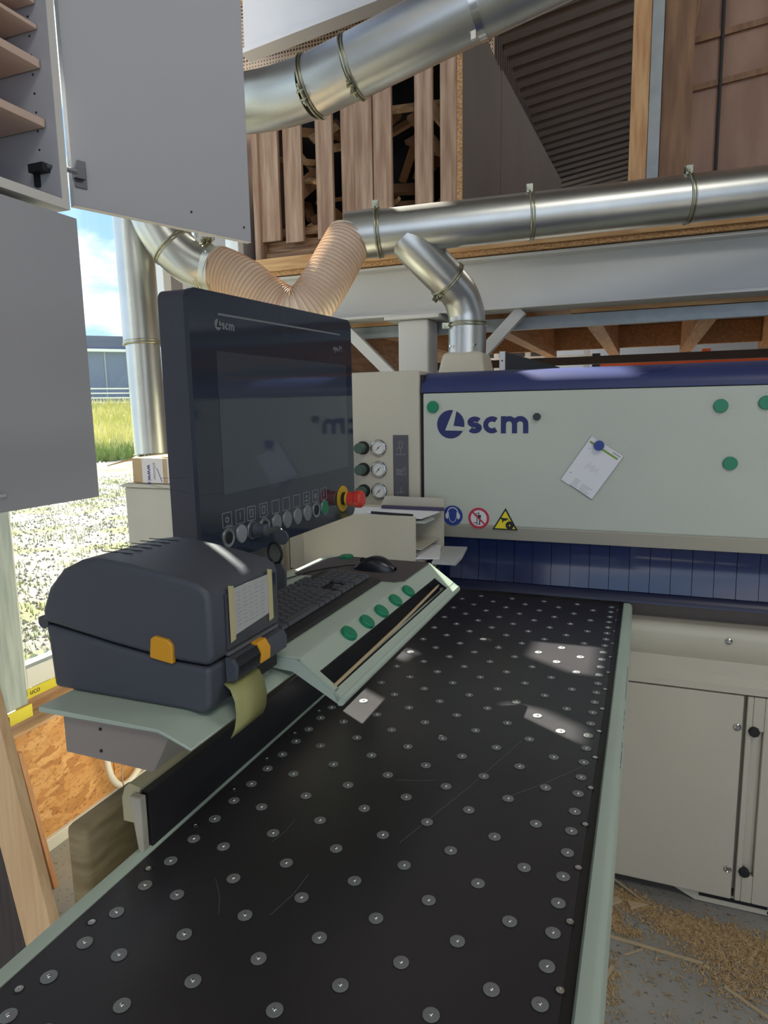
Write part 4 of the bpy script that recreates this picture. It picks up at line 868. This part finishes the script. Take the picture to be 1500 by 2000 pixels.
o = obj('white_carton', MB().box(-1.345, -1.30, 1.90, 1.96, 1.341, 1.480), edgew, bevel=.002); tag(o, 'small upright white carton behind the cardboard box', 'box')
# ================================================================== CONTROL CONSOLE
cs = thing('control_console', 'beige pedestal ledge behind the keyboard tray, in front of the document box', 'console', (-.98, 1.75, 0))
obj('console_top', MB().box(-1.02, -.72, 1.62, 2.06, 1.040, 1.062), beige2, cs, bevel=.003)
obj('console_body', MB().box(-.958, -.74, 1.64, 2.05, 0, 1.039), beige2, cs)
obj('arm', MB().box(-.84, -.76, .99, 1.639, 1.00, 1.030), beige2, cs, bevel=.004)
obj('screen_sun_block', MB().box(-.80, -.762, .88, 1.29, 1.031, 1.278).box(-.80, -.762, 1.0, 1.29, 1.2785, 1.5), mongrey, cs)  # hidden screen support, widened to block sun and trim the patch on the table
obj('tray_sun_block', MB().box(-.80, -.60, 1.39, 1.45, 1.048, 1.056).box(-.80, -.765, 1.39, 1.45, 1.0305, 1.0475).box(-.64, -.60, 1.39, 1.45, 1.0565, 1.185), blk2, cs)  # added tray support, placed so it cuts off the sun patch's far end
obj('shelf_arm', MB().box(-.745, -.705, .70, 1.0, 1.10, 1.125).box(-.745, -.72, .96, 1.0, 1.031, 1.0995), beige2, cs)
# document box
db = thing('document_box', 'beige sheet-metal document holder with open side beside the machine column', 'holder', (-.8, 1.95, 1.063))
t_ = .004
obj('front_wall', MB().box(-1.005, -.628, 1.850, 1.854, 1.0632, 1.236), beige2, db, bevel=.001)
obj('left_wall', MB().box(-1.005, -1.001, 1.8545, 2.045, 1.0632, 1.236), beige2, db)
obj('back_wall', MB().prism([(-1.005, 1.063), (-.598, 1.063), (-.598, 1.266), (-.80, 1.268), (-.815, 1.236), (-1.005, 1.236)], (0, 2.045, 0), X, Z, Y, 0, .004), beige2, db)
obj('floor_sheet', MB().box(-1.0, -.60, 1.8545, 2.0445, 1.100, 1.104), beige2, db)
obj('shelf', MB().box(-1.0, -.612, 1.8545, 2.0445, 1.135, 1.138), beige2, db)
obj('top_sheet', MB().box(-1.0, -.64, 1.8545, 2.0445, 1.222, 1.225), beige2, db)
def sheet(name, label, pts, z, th, m_, cat='paper', grp=None):
    o = obj(name, MB().prism(pts, (0, 0, z), X, Y, Z, 0, th), m_); return tag(o, label, cat, grp)
sheet('paper_sheet', 'white paper sheets lying on top of the document holder', [(-.92, 1.86), (-.615, 1.87), (-.598, 2.035), (-.88, 2.04)], 1.226, .004, paper)
o = sheet('dark_ruler', 'dark purple strip lying on the papers on the document holder', [(-.80, 2.01), (-.590, 2.005), (-.590, 2.022), (-.80, 2.027)], 1.2305, .010, mat('strip_purple', (70, 60, 88), .5), 'ruler')
pn = thing('pen', 'dark pen lying on the papers on the document holder', 'pen', (-.70, 1.88, 1.235))
obj('barrel', MB().tube([(-.79, 1.90, 1.2345), (-.645, 1.875, 1.2345)], .0042, 10), inkk, pn); obj('tip', MB().tube([(-.81, 1.9035, 1.2345), (-.79, 1.90, 1.2345)], [.0015, .004], 8), steel, pn); obj('clip', MB().tube([(-.72, 1.885, 1.2395), (-.65, 1.872, 1.2395)], .0012, 6), chrome, pn)
sheet('folded_paper', 'crumpled printed paper slipping off the front corner of the document holder', [(-.66, 1.86), (-.605, 1.87), (-.60, 1.95), (-.66, 1.95)], 1.2125, .006, paperg)
sheet('paper_sheet', 'large pale sheet sticking out of the bottom of the document holder', [(-.622, 1.826), (-.554, 1.847), (-.606, 2.04), (-.80, 2.04), (-.80, 1.90), (-.625, 1.87)], 1.112, .003, paper)
o = sheet('paper_sheet', 'printed form under the pale sheet, sticking out furthest from the document holder', [(-.567, 1.812), (-.496, 1.815), (-.500, 1.90), (-.522, 2.05), (-.594, 2.04)], 1.1045, .007, paperg)
g = MB()
for i in range(9): g.stroke([(-.560 - i * .0022, 1.83 + i * .022), (-.508 - i * .0022, 1.832 + i * .022)], .0016, (0, 0, 1.1116), X, Y, Z, .0002)
obj('printed_lines', g, inkl, o)
# monitor -------------------------------------------------
mn = thing('control_monitor', 'large dark touch-screen control panel with a row of buttons and red stop knob', 'monitor', (-.73, 1.24, 1.29))
def rrect(w_, h_, r, n=5):
    o = []
    for (cx, cy, a0) in ((w_ / 2 - r, h_ / 2 - r, 0), (-w_ / 2 + r, h_ / 2 - r, 90), (-w_ / 2 + r, -h_ / 2 + r, 180), (w_ / 2 - r, -h_ / 2 + r, 270)):
        o += [(cx + r * math.cos(math.radians(a0 + i * 90 / n)), cy + r * math.sin(math.radians(a0 + i * 90 / n))) for i in range(n + 1)]
    return o
MY0, MY1 = .924, 1.566; MC = (MY0 + MY1) / 2
def mz(y, lo):  # slight rise of the top edge towards the far end
    return 1.284 if lo else 1.752 + .018 * (y - MY0) / (MY1 - MY0)
def mprism(x0, x1, dy, dz, r):
    n = 6; y0, y1 = MY0 + dy, MY1 - dy; pts = []
    for (cy, top, a0, sy, sz) in ((y1 - r, 1, 0, 1, 1), (y0 + r, 1, 90, -1, 1), (y0 + r, 0, 180, -1, -1), (y1 - r, 0, 270, 1, -1)):
        cz = (mz(cy, 0) - dz - r) if top else (1.284 + dz + r)
        pts += [(cy + r * math.cos(math.radians(a0 + i * 90 / n)), cz + r * math.sin(math.radians(a0 + i * 90 / n))) for i in range(n + 1)]
    return MB().prism(pts, (0, 0, 0), Y, Z, X, x0, x1)
obj('housing', mprism(-.758, -.707, .002, .002, .016), mongrey, mn, smooth=30)
fp = obj('front_glass', mprism(-.706, -.697, 0, 0, .020), blkglass, mn, smooth=30)
sc = obj('display', MB().prism([(.995, 1.405), (1.53, 1.410), (1.53, 1.66), (.995, 1.655)], (0, 0, 0), Y, Z, X, -.6969, -.6964), screen, fp)
obj('print_line', MB().prism([(1.005, 1.716), (1.50, 1.728), (1.50, 1.7315), (1.005, 1.7195)], (0, 0, 0), Y, Z, X, -.6969, -.6965), inkg, fp)
o9 = (-.6969, 0, 0); g = MB()
obj('emblem_disc', MB().prism(circ(1.003, 1.700, .0095, 24), o9, Y, Z, X, 0, .0004), inkg, fp); obj('emblem_cut', MB().prism([(1.005, 1.710), (1.007, 1.709), (1.005, 1.699), (1.013, 1.698), (1.012, 1.696), (.999, 1.696)], (-.6965, 0, 0), Y, Z, X, 0, .0003), blk2, fp)
xx = 1.0145
for ch in 'scm': xx += letter(ch, xx, 1.6935, .0115, .0032, o9, Y, Z, X, .0004, inkg, fp, .95) + .001
text('printed_letters', 'eye-M', inkg, (-.6969, 1.462, 1.690), Y, Z, X, .019, .0004, fp, bold=.0003)
ys = [1.000, 1.042, 1.080, 1.124, 1.170, 1.213, 1.258, 1.303, 1.346, 1.389]
for i, y_ in enumerate(ys):
    big = i not in (2,)
    b_ = obj('push_button', MB().lathe([(.0180, 0), (.0180, .002), (.0172, .003), (.0162, .0025), (.0, .0025)], (-.697, y_, 1.3265), X, 26), capring, mn, smooth=30)
    cm_ = {0: blk2, 1: inkl, 2: blk, 3: blk2, 8: blk2, 9: greenm}.get(i, mongrey if False else inkg)
    obj('button_cap', MB().lathe([(.0160 if i not in (0, 3, 8) else .0115, 0), (.0155 if i not in (0, 3, 8) else .011, .001), (0, .0014)], (-.6945, y_, 1.3265), X, 22), cm_, b_, smooth=30)
    g = MB(); g.stroke([(y_ - .014, 1.346), (y_ + .014, 1.346), (y_ + .014, 1.372), (y_ - .014, 1.372)], .0010, o9, Y, Z, X, .0004, True)
    if i == 0: g.stroke(circ(y_, 1.359, .0045, 14), .0016, o9, Y, Z, X, .0004, True)
    elif i in (2, 3): g.stroke([(y_ - .005, 1.352), (y_ - .005, 1.366), (y_ + .005, 1.366), (y_ + .005, 1.352)], .0014, o9, Y, Z, X, .0004, True)
    elif i == 7: g.stroke([(y_ - .007, 1.354), (y_ + .007, 1.354)], .002, o9, Y, Z, X, .0004); g.stroke([(y_ - .004, 1.360), (y_, 1.366), (y_ + .005, 1.360)], .0015, o9, Y, Z, X, .0004)
    elif i == 8: g.stroke(circ(y_, 1.359, .006, 12), .001, o9, Y, Z, X, .0004, True); g.stroke(circ(y_, 1.359, .003, 8), .001, o9, Y, Z, X, .0004, True)
    elif i == 9: g.stroke([(y_, 1.352), (y_, 1.367)], .0018, o9, Y, Z, X, .0004)
    elif i == 1: g.stroke([(y_, 1.353), (y_, 1.366)], .0012, o9, Y, Z, X, .0004)
    obj('button_icon', g, inkl, fp)
obj('selector_switch', MB().lathe([(.014, 0), (.015, .004), (.0125, .012), (.0125, .026), (.010, .028), (0, .028)], (-.6935, 1.085, 1.3265), X, 22), blk, mn, smooth=30)
# emergency stop
es = obj('stop_collar', MB().lathe([(.032, 0), (.032, .002), (.0, .002)], (-.697, 1.492, 1.334), X, 32), yelring, mn, smooth=30)
obj('stop_base', MB().cyl((-.695, 1.492, 1.334), X, .016, .010, 24), blk2, mn); obj('stop_ring', MB().cyl((-.685, 1.492, 1.334), X, .0175, .006, 24), yelring, mn)
obj('stop_button', MB().lathe([(.0175, 0), (.018, .018), (.0215, .022), (.0215, .033), (.018, .038), (.0, .040)], (-.680, 1.492, 1.334), X, 28), redm, mn, smooth=30)
# key in the selector
ky = thing('key_bunch', 'key with black fob and ring hanging from the selector switch under the screen', 'keys', (-.65, 1.09, 1.27))
obj('key', MB().box(-.669, -.648, 1.0835, 1.0865, 1.321, 1.333).lathe([(.011, 0), (.012, .002), (.011, .004), (0, .004)], (-.644, 1.083, 1.324), Y, 18), steel, ky)
obj('key_head', MB().lathe([(.014, 0), (.015, .003), (.014, .006), (0, .006)], (-.636, 1.082, 1.315), Y, 18), blk, ky)
obj('key_ring', MB().torus((-.632, 1.052, 1.292), (0.35, 1, 0), .019, .0026, 26, 8), blk2, ky, smooth=60)
obj('fob', MB().prism([(-.014, -.075), (.018, -.075), (.020, -.020), (.010, .0), (-.010, .0), (-.016, -.020)], (-.630, 1.050, 1.276), X, Z, Y, 0, .006), blk, ky, bevel=.002)
# keyboard tray ----------------------------------------------
ty = thing('keyboard_tray', 'pale green sheet-metal keyboard tray with sloped slotted front over the table', 'tray', (-.75, 1.43, 1.03))
T0, T1 = 1.040, 1.848
pro = [(-.925, 1.094), (-.925, 1.100), (-.592, 1.100), (-.586, 1.0985)]
obj('tray_top', MB().prism([(-.925, 1.0955), (-.925, 1.100), (-.590, 1.100), (-.582, 1.097), (-.582, 1.092), (-.588, 1.0955)], (0, 0, 0), X, Z, Y, T0, T1), green, ty, smooth=30)
sl = lambda x: 1.100 - .729 * (x + .586)
def slab(x0, x1, y0, y1, name):
    return obj(name, MB().prism([(x0, sl(x0)), (x1, sl(x1)), (x1 - .0025, sl(x1) - .0038), (x0 - .0025, sl(x0) - .0038)], (0, 0, 0), X, Z, Y, y0, y1), green, ty)
slab(-.582, -.5485, T0, T1, 'slope_upper'); slab(-.5485, -.509, T0, 1.054, 'slope_side'); slab(-.5485, -.509, 1.79, T1, 'slope_side')
lipp = [(-.512, sl(-.512)), (-.498, sl(-.498))] + [(-.502 + .0105 * math.cos(a), sl(-.498) - .0085 + .0105 * math.sin(a)) for a in [math.radians(58 - i * 24) for i in range(8)]] + [(-.5145, sl(-.512) - .0065)]
obj('front_lip', MB().prism(lipp, (0, 0, 0), X, Z, Y, T0, T1), green, ty, smooth=50)
for (y0, y1) in ((T0, T0 + .003), (T1 - .003, T1)):
    obj('side_cheek', MB().prism([(-.925, 1.0950), (-.590, 1.0950), (-.584, 1.092), (-.500, sl(-.500) - .006), (-.508, sl(-.508) - .022), (-.598, 1.070), (-.66, 1.074), (-.925, 1.078)], (0, 0, 0), X, Z, Y, y0, y1), green, ty)
rd = obj('wooden_rod', MB().tube([(-.5185, 1.05, sl(-.5185) - .003), (-.522, 1.40, sl(-.522) - .002), (-.530, 1.74, sl(-.530) - .002), (-.531, 1.765, sl(-.531) - .002)], [.0036, .0036, .0034, .001], 10), stickm); tag(rd, 'thin wooden rod lying along the slot of the keyboard tray', 'rod')
nsl = Vector((.729, 0, 1)).normalized(); pos = ['nearest to the camera', 'second from the camera', 'in the middle', 'second from the far end', 'furthest from the camera']
for i, (x_, y_, z_) in enumerate(((-.566, 1.221, 1.085), (-.563, 1.311, 1.083), (-.562, 1.396, 1.083), (-.562, 1.49, 1.082), (-.561, 1.582, 1.082))):
    c = Vector((x_, y_, sl(x_) + .0003)); q = (nsl + Y * .0).normalized()
    o = obj('tray_magnet', MB().lathe([(.0178, 0), (.0185, .003), (.018, .0085), (.016, .0100), (0, .0100)], c, q, 26), greenm, smooth=30, origin=c); tag(o, 'green round magnet on the tray slope, %s' % pos[i], 'magnet', 'green magnets on the tray slope')
pad = obj('mouse_pad', MB().prism([(-.90, 1.60), (-.60, 1.60), (-.583, 1.62), (-.583, 1.835), (-.87, 1.842), (-.895, 1.80)], (0, 0, 1.1004), X, Y, Z, 0, .003), padm); tag(pad, 'dark grey mouse pad at the far end of the keyboard tray', 'mouse pad')
o = obj('round_magnet', MB().lathe([(.021, 0), (.021, .006), (.019, .008), (0, .008)], (-.842, 1.822, 1.1036), Z, 26), greenm, smooth=30); tag(o, 'green round magnet lying flat on the back corner of the mouse pad', 'magnet')
# mouse
ms = thing('computer_mouse', 'dark wired computer mouse on the mouse pad', 'mouse', (-.70, 1.705, 1.1036))
g = MB(); nu, nv = 16, 10; 
for i in range(nu + 1):
    u_ = i / nu; x_ = -.762 + .122 * u_; hw = .030 * (math.sin(PI * min(1, max(.0, u_ * .94 + .03))) ** .42); hh = .040 * (math.sin(PI * (u_ * .90 + .05) ** 1.15) ** .75)
    for j in range(nv + 1):
        a_ = PI * j / nv; g.v.append((x_, 1.705 - hw * math.cos(a_), 1.1040 + .004 * 0 + hh * (math.sin(a_) ** .7)))
for i in range(nu):
    for j in range(nv): q = i * (nv + 1) + j; g.f.append((q, q + 1, q + nv + 2, q + nv + 1)); g.m.append(0)
g.f += [tuple(i * (nv + 1) for i in range(nu + 1)) + tuple(i * (nv + 1) + nv for i in range(nu, -1, -1))]; g.m.append(0)
obj('shell', g, mousem, ms, smooth=60)
obj('wheel', MB().cyl((-.738, 1.702, 1.128), Y, .008, .006, 14), blk2, ms)
obj('cable', MB().tube(bez([(-.760, 1.705, 1.112), (-.80, 1.70, 1.108), (-.86, 1.62, 1.106), (-.90, 1.45, 1.106), (-.93, 1.30, 1.10), (-.95, 1.22, 1.06)], 6), .0018, 6), blk2, ms)
# keyboard
kb = thing('keyboard', 'black full-size keyboard on the tray', 'keyboard', (-.73, 1.33, 1.1005))
KY0, KY1, KX0, KX1 = 1.056, 1.590, -.812, -.636
pts = [(KX0, 1.1005), (KX1 - .004, 1.1005), (KX1, 1.104), (KX1 - .004, 1.110), (KX1 - .02, 1.113), (KX0 + .008, 1.122), (KX0, 1.118)]
obj('body', MB().prism(pts, (0, 0, 0), X, Z, Y, KY0, KY1), kbm, kb, bevel=.002)
def kz(x): return 1.1135 + (1.1225 - 1.1135) * (KX1 - .02 - x) / (KX1 - .02 - KX0)
def key(y0, x0, w_, d_):
    g = MB(); z = kz(x0) ; g.add([(x0, y0, z), (x0 + d_, y0, z), (x0 + d_, y0 + w_, z), (x0, y0 + w_, z), (x0 + .0018, y0 + .0018, z + .0092), (x0 + d_ - .0018, y0 + .0018, z + .0082), (x0 + d_ - .0018, y0 + w_ - .0018, z + .0082), (x0 + .0018, y0 + w_ - .0018, z + .0092)],
        [(0, 3, 2, 1), (4, 5, 6, 7), (0, 1, 5, 4), (1, 2, 6, 5), (2, 3, 7, 6), (3, 0, 4, 7)])
    obj('key', g, keym, kb)
U_k = .0228; gp_ = .0038; rowx = [KX0 + .010, KX0 + .038, KX0 + .0605, KX0 + .083, KX0 + .1055, KX0 + .128]
rows = [[1, -1, 1, 1, 1, 1, -.5, 1, 1, 1, 1, -.5, 1, 1, 1, 1], [1] * 13 + [2], [1.5] + [1] * 12 + [1.5], [1.8] + [1] * 11 + [2.2], [1.25] + [1] * 11 + [2.75], [1.3, 1.2, 1.2, 6.2, 1.2, 1.2, 1.2, 1.5]]
for r_, row in enumerate(rows):
    y_ = KY0 + .010
    for u_ in row:
        if u_ < 0: y_ += -u_ * U_k; continue
        key(y_, rowx[r_], u_ * U_k - gp_, .0188); y_ += u_ * U_k
for r_ in (0, 1, 2):
    for q in range(3): key(KY0 + .010 + 15.3 * U_k + q * U_k, rowx[r_], U_k - gp_, .0188)
key(KY0 + .010 + 16.3 * U_k, rowx[4], U_k - gp_, .0188)
for q in range(3): key(KY0 + .010 + 15.3 * U_k + q * U_k, rowx[5], U_k - gp_, .0188)
for r_ in range(1, 6):
    for q in range(4):
        if (r_, q) in ((5, 1),): continue
        key(KY0 + .010 + 18.6 * U_k + q * U_k * .99, rowx[r_], (U_k * 2 if (r_, q) == (5, 0) else U_k) - gp_ - (.001 if q == 3 else 0), .0188)
obj('cable', MB().tube(bez([(-.812, 1.36, 1.115), (-.87, 1.38, 1.12), (-.93, 1.42, 1.150), (-.96, 1.50, 1.13), (-.97, 1.55, 1.08)], 6), .0022, 6), blk2, kb)

# ================================================================== LABEL PRINTER AND SHELF
sh = thing('printer_shelf', 'pale green metal shelf with sloped front lip carrying the label printer', 'shelf', (-.78, .9, .99))
g = MB().prism([(-.925, 1.062), (-.925, 1.0715), (-.680, 1.0715), (-.662, 1.066), (-.618, 1.050), (-.6195, 1.046), (-.664, 1.061), (-.680, 1.066), (-.915, 1.062)], (0, 0, 0), X, Z, Y, .765, 1.10)
obj('shelf_plate', g, green, sh, smooth=30, bevel=.0015)
obj('skirt_box', MB().prism([(-.885, 1.0615), (-.668, 1.0605), (-.705, .990), (-.885, .992)], (0, 0, 0), X, Z, Y, .778, 1.00), beige2, sh, bevel=.002)
obj('skirt_face', MB().prism([(-.884, 1.060), (-.670, 1.059), (-.7055, .991), (-.884, .993)], (0, 0, 0), X, Z, Y, .7772, .7779), mat('shelf_grey_front', (150, 142, 136), .5), sh)
for (x_, z_) in ((-.806, 1.046), (-.808, 1.008)): obj('screw', MB().cyl((x_, .7771, z_), -Y, .0028, .0012, 12), blk2, sh)
pt = thing('label_printer', 'bulky dark grey desktop label printer with yellow latches on the shelf', 'printer', (-.80, .945, 1.0725))
PY0, PY1 = .832, 1.045
low = [(-.962, 1.0725), (-.646, 1.0725), (-.632, 1.080), (-.628, 1.150), (-.70, 1.152), (-.82, 1.166), (-.90, 1.178), (-.972, 1.188), (-.968, 1.165)]
obj('lower_body', MB().prism(low, (0, 0, 0), X, Z, Y, PY0, PY1), blk, pt, bevel=.009, seg=3)
upc = [(-.975, 1.192), (-.90, 1.181), (-.82, 1.169), (-.70, 1.155), (-.628, 1.153), (-.622, 1.170), (-.622, 1.262), (-.628, 1.276), (-.645, 1.286), (-.70, 1.297), (-.78, 1.309), (-.84, 1.314), (-.880, 1.308), (-.920, 1.290), (-.955, 1.255), (-.974, 1.215)]
obj('cover', MB().prism(upc, (0, 0, 0), X, Z, Y, PY0, PY1), blk, pt, bevel=.010, seg=3)
obj('hinge_pin', MB().cyl((-.978, PY0 + .004, 1.190), Y, .0115, PY1 - PY0 - .008, 18), blk, pt)
g = MB()
for i in range(6):
    y_ = .885 + i * .024; a_ = Vector((-.880, y_, 1.3089)); b_ = Vector((-.80 + (i % 2) * .0, y_, 1.3120)); obj('vent_groove', MB().obox((-.845, y_, 1.3138), (.034, 0, -.0004), (0, .0007, 0), (0, 0, .0006)), blk2, pt)
g.stroke([(-.79, .87), (-.66, .875), (-.655, .93)], .0008, (0, 0, 1.3105), Vector((1, 0, -.165)), Y, Z, .0003)
g.stroke([(-.78, .93), (-.76, .98)], .001, (0, 0, 1.3105), Vector((1, 0, -.165)), Y, Z, .0003)
obj('lid_crease', g, blk2, pt)
obj('side_latch', MB().prism([(-.740, 1.157), (-.694, 1.151), (-.693, 1.182), (-.701, 1.191), (-.728, 1.195), (-.736, 1.190)], (0, 0, 0), X, Z, Y, PY0 - .006, PY0 + .004), yellow, pt, bevel=.003)
obj('front_window', MB().box(-.6225, -.6195, .872, 1.030, 1.168, 1.262), blkglass, pt, bevel=.001)
obj('front_ridge', MB().prism([(-.626, 1.112), (-.607, 1.118), (-.605, 1.140), (-.612, 1.152), (-.626, 1.155)], (0, 0, 0), X, Z, Y, .872, 1.038), blk, pt, bevel=.001)
g = MB()
for i in range(16): y_ = .880 + i * .0045; g.prism([(-.6065, 1.120), (-.6035, 1.139), (-.611, 1.1535), (-.613, 1.151)], (0, 0, 0), X, Z, Y, y_, y_ + .0018)
obj('ridge_ribs', g, blk2, pt)
obj('front_latch', MB().prism([(-.609, 1.120), (-.602, 1.122), (-.6005, 1.143), (-.610, 1.1575), (-.624, 1.158), (-.624, 1.154), (-.612, 1.150), (-.606, 1.139)], (0, 0, 0), X, Z, Y, .944, .972), yellow, pt, bevel=.001)
obj('feed_slot', MB().box(-.627, -.6205, .876, 1.032, 1.157, 1.163), mat('slot_edge_grey', (96, 98, 100), .4), pt)
obj('front_mouth', MB().box(-.6275, -.6245, .878, 1.03, 1.085, 1.110), inkk, pt)
ps = tag(obj('taped_note', MB().prism([(.884, 1.186), (1.012, 1.194), (1.012, 1.264), (.884, 1.266)], (0, 0, 0), Y, Z, X, -.6192, -.6187), paperg), 'handwritten paper note taped to the front of the label printer', 'note')
g = MB()
for i in range(9):
    for q in range(5): g.stroke([(.904 + q * .018, 1.256 - i * .007), (.904 + q * .018 + rng.uniform(.006, .014), 1.256 - i * .007 + rng.uniform(-.001, .001))], .0009, (-.6186, 0, 0), Y, Z, X, .0002)
obj('handwriting', g, inkl, ps)
for y_ in (.880, 1.000): obj('tape_strip', MB().prism([(y_, 1.178), (y_ + .015, 1.180), (y_ + .015, 1.270), (y_, 1.274)], (0, 0, 0), Y, Z, X, -.6184, -.6180), tapey, ps)
lb = MB(); prof = [(-.628, 1.111), (-.612, 1.106), (-.600, 1.090), (-.594, 1.070), (-.594, 1.050), (-.598, 1.036)]
n_ = len(prof); lb.v = [(x_, .868 - .006 * i, z_) for i, (x_, z_) in enumerate(prof)] + [(x_, .955 - .004 * i, z_) for i, (x_, z_) in enumerate(prof)]
lb.f = [(i, i + 1, n_ + i + 1, n_ + i) for i in range(n_ - 1)]; lb.m = [0] * len(lb.f)
o = obj('label_strip', lb, labelp, smooth=60); sm_ = o.modifiers.new('thick', 'SOLIDIFY'); sm_.thickness = .0006; tag(o, 'olive backing paper strip hanging out of the front of the label printer', 'label strip')

# ================================================================== LEFT FLOOR AREA
def lean(name, label, cat, xl0, xr0, y0, y1, top, k, m_, z0=0.0):
    # board leaning: x shifts by -k per metre of height
    g = MB(); g.add([(xl0, y0, z0), (xr0, y0, z0), (xr0, y1, z0), (xl0, y1, z0), (xl0 - k * (top - z0), y0, top), (xr0 - k * (top - z0), y0, top), (xr0 - k * (top - z0), y1, top), (xl0 - k * (top - z0), y1, top)],
        [(0, 3, 2, 1), (4, 5, 6, 7), (0, 1, 5, 4), (1, 2, 6, 5), (2, 3, 7, 6), (3, 0, 4, 7)])
    o = obj(name, g, m_, bevel=.0015); return tag(o, label, cat)
lean('oak_board', 'light oak board leaning at the lower left, nearest the camera', 'board', -1.268, -1.163, 1.0, 1.026, 1.15, .2, oakb)
lean('dark_board', 'dark brown laminate board leaning at the left picture edge beside the oak board', 'board', -1.66, -1.270, 1.0, 1.02, 1.10, .2, darklam)
lean('orange_board', 'orange-brown board leaning behind the oak board with its end on the floor', 'board', -1.84, -1.765, 1.452, 1.47, .46, .22, oakb2)
lean('speckled_board', 'short green-grey speckled board on the floor behind the oak board', 'board', -1.75, -1.395, 1.19, 1.21, .22, .42, mat('green_speckle', (138, 134, 108), .85, rgb2=(104, 104, 80), scale=120))
cd_ = thing('white_conduit', 'white curved plastic conduit with open end and wire at the wall foot', 'conduit', (-1.9, 1.93, .03))
obj('bend', MB().tube(bez([(-1.90, 1.845, .36), (-1.90, 1.848, .24), (-1.90, 1.865, .15), (-1.90, 1.91, .085), (-1.90, 1.97, .080), (-1.90, 2.03, .12), (-1.90, 2.08, .2), (-1.90, 2.10, .34)], 6), .013, 14), conduit, cd_, smooth=60)
obj('open_end', MB().tube([(-1.86, 2.0, .035), (-1.845, 1.87, .085)], .014, 16, False).lathe_ring((-1.845, 1.87, .085), (-.015, .13, -.05), .0105, .0145, .004, 18), conduit, cd_, smooth=60)
obj('pipe_hole', MB().cyl((-1.8455, 1.874, .0835), (-.015, .13, -.05), .0108, .001, 16), inkk, cd_)
obj('wire', MB().tube(bez([(-1.846, 1.876, .086), (-1.855, 1.875, .15), (-1.86, 1.89, .24), (-1.86, 1.90, .34)], 6), .0028, 8), mat('wire_grey', (150, 140, 128), .5), cd_, smooth=60)
# shavings and sticks on the floor
g = MB()
def chips(n, cx, cy, sx, sy):
    n = int(n * .5)
    for i in range(n):
        x_ = rng.gauss(cx, sx); y_ = rng.gauss(cy, sy)
        if y_ > 2.11 or x_ < -1.9: continue
        l = rng.uniform(.003, .010); w_ = rng.uniform(.0008, .002); a = rng.uniform(0, PI); c_, s_ = math.cos(a), math.sin(a); z0 = rng.uniform(.0005, .003); dz = rng.uniform(-.0, .004)
        g.add([(x_ - c_ * l - s_ * w_, y_ - s_ * l + c_ * w_, z0), (x_ + c_ * l - s_ * w_, y_ + s_ * l + c_ * w_, z0 + dz), (x_ + c_ * l + s_ * w_, y_ + s_ * l - c_ * w_, z0 + dz), (x_ - c_ * l + s_ * w_, y_ - s_ * l - c_ * w_, z0)], [(0, 1, 2, 3)])
for a in ((700, -.02, 2.06, .04, .02), (500, .03, 2.035, .035, .02), (2600, .20, 2.005, .10, .022), (2600, .38, 1.955, .08, .03), (700, .14, 1.965, .03, .015), (700, .22, 1.925, .05, .025), (1500, .33, 1.87, .07, .05), (500, -.01, 1.91, .03, .012), (350, -.035, 1.95, .015, .02), (700, -.05, 1.70, .02, .05), (500, .26, 1.83, .06, .03), (500, .1, 1.85, .15, .12), (260, -1.73, 1.70, .05, .10), (200, -1.78, 1.95, .05, .1), (1500, .9, 1.95, .35, .08), (300, .2, 1.4, .4, .3)): chips(*a)
o = obj('wood_shavings', g, shav); tag(o, 'pale wood shavings strewn over the concrete floor by the machine base', 'shavings'); o['kind'] = 'stuff'
def stick(a, b, w_, h, label, m_=stickm, name='wood_stick'):
    a = Vector(a); b = Vector(b); d = (b - a); l = d.length; d.normalize(); n_ = Vector((-d.y, d.x, 0)).normalized(); u_ = d.cross(n_)
    o = obj(name, MB().obox((a + b) / 2 + Vector((0, 0, h / 2 + .001)), d * l / 2, n_ * w_ / 2, -u_ * h / 2), m_); tag(o, label, 'wood')
stick((-.06, 1.872, 0), (.205, 1.857, 0), .007, .006, 'long thin wood stick lying across the floor beside the table rim')
stick((.207, 1.851, .0), (.222, 1.846, .0), .008, .005, 'short broken stick end at the tip of the long floor stick')
stick((.253, 1.794, 0), (.36, 1.722, 0), .007, .005, 'thin wood stick on the floor at the lower right corner')
stick((-.058, 2.005, 0), (-.022, 2.035, 0), .020, .010, 'small flat offcut on the floor under the front door of the machine')
stick((-.055, 2.115, .02), (.055, 2.052, 0), .004, .004, 'thin stick leaning down from under the machine door')
stick((-.062, 1.66, 0), (-.03, 1.76, 0), .010, .006, 'offcut edge on the floor right beside the green table rim')
stick((.0, 1.815, 0), (.048, 1.855, 0), .004, .003, 'crooked wood splinter on the bare concrete')
o = obj('triangle_offcut', MB().prism([(.0, 2.035), (.062, 2.042), (.012, 2.008)], (0, 0, .001), X, Y, Z, 0, .008), stickm); tag(o, 'triangular wood offcut among the shavings by the machine base', 'wood')

# tray group and printer group stand nearer to the camera side of the console: move and size them together
def regroup(names, s):
    C0 = Vector((0, 0, 1.55))
    for o in list(COL.objects):
        if o.parent is None and o.name.split('.')[0] in names and (o.name != 'round_magnet' ):
            if o.name.startswith('round_magnet') and abs(WL[o].z - 1.1036) > .01: continue
            o.location = C0 + (WL[o] - C0) * s; o.scale = (s, s, s)
regroup(('keyboard_tray', 'keyboard', 'computer_mouse', 'mouse_pad', 'tray_magnet', 'wooden_rod', 'round_magnet'), .76)
regroup(('printer_shelf', 'label_printer', 'label_strip', 'taped_note'), .75)
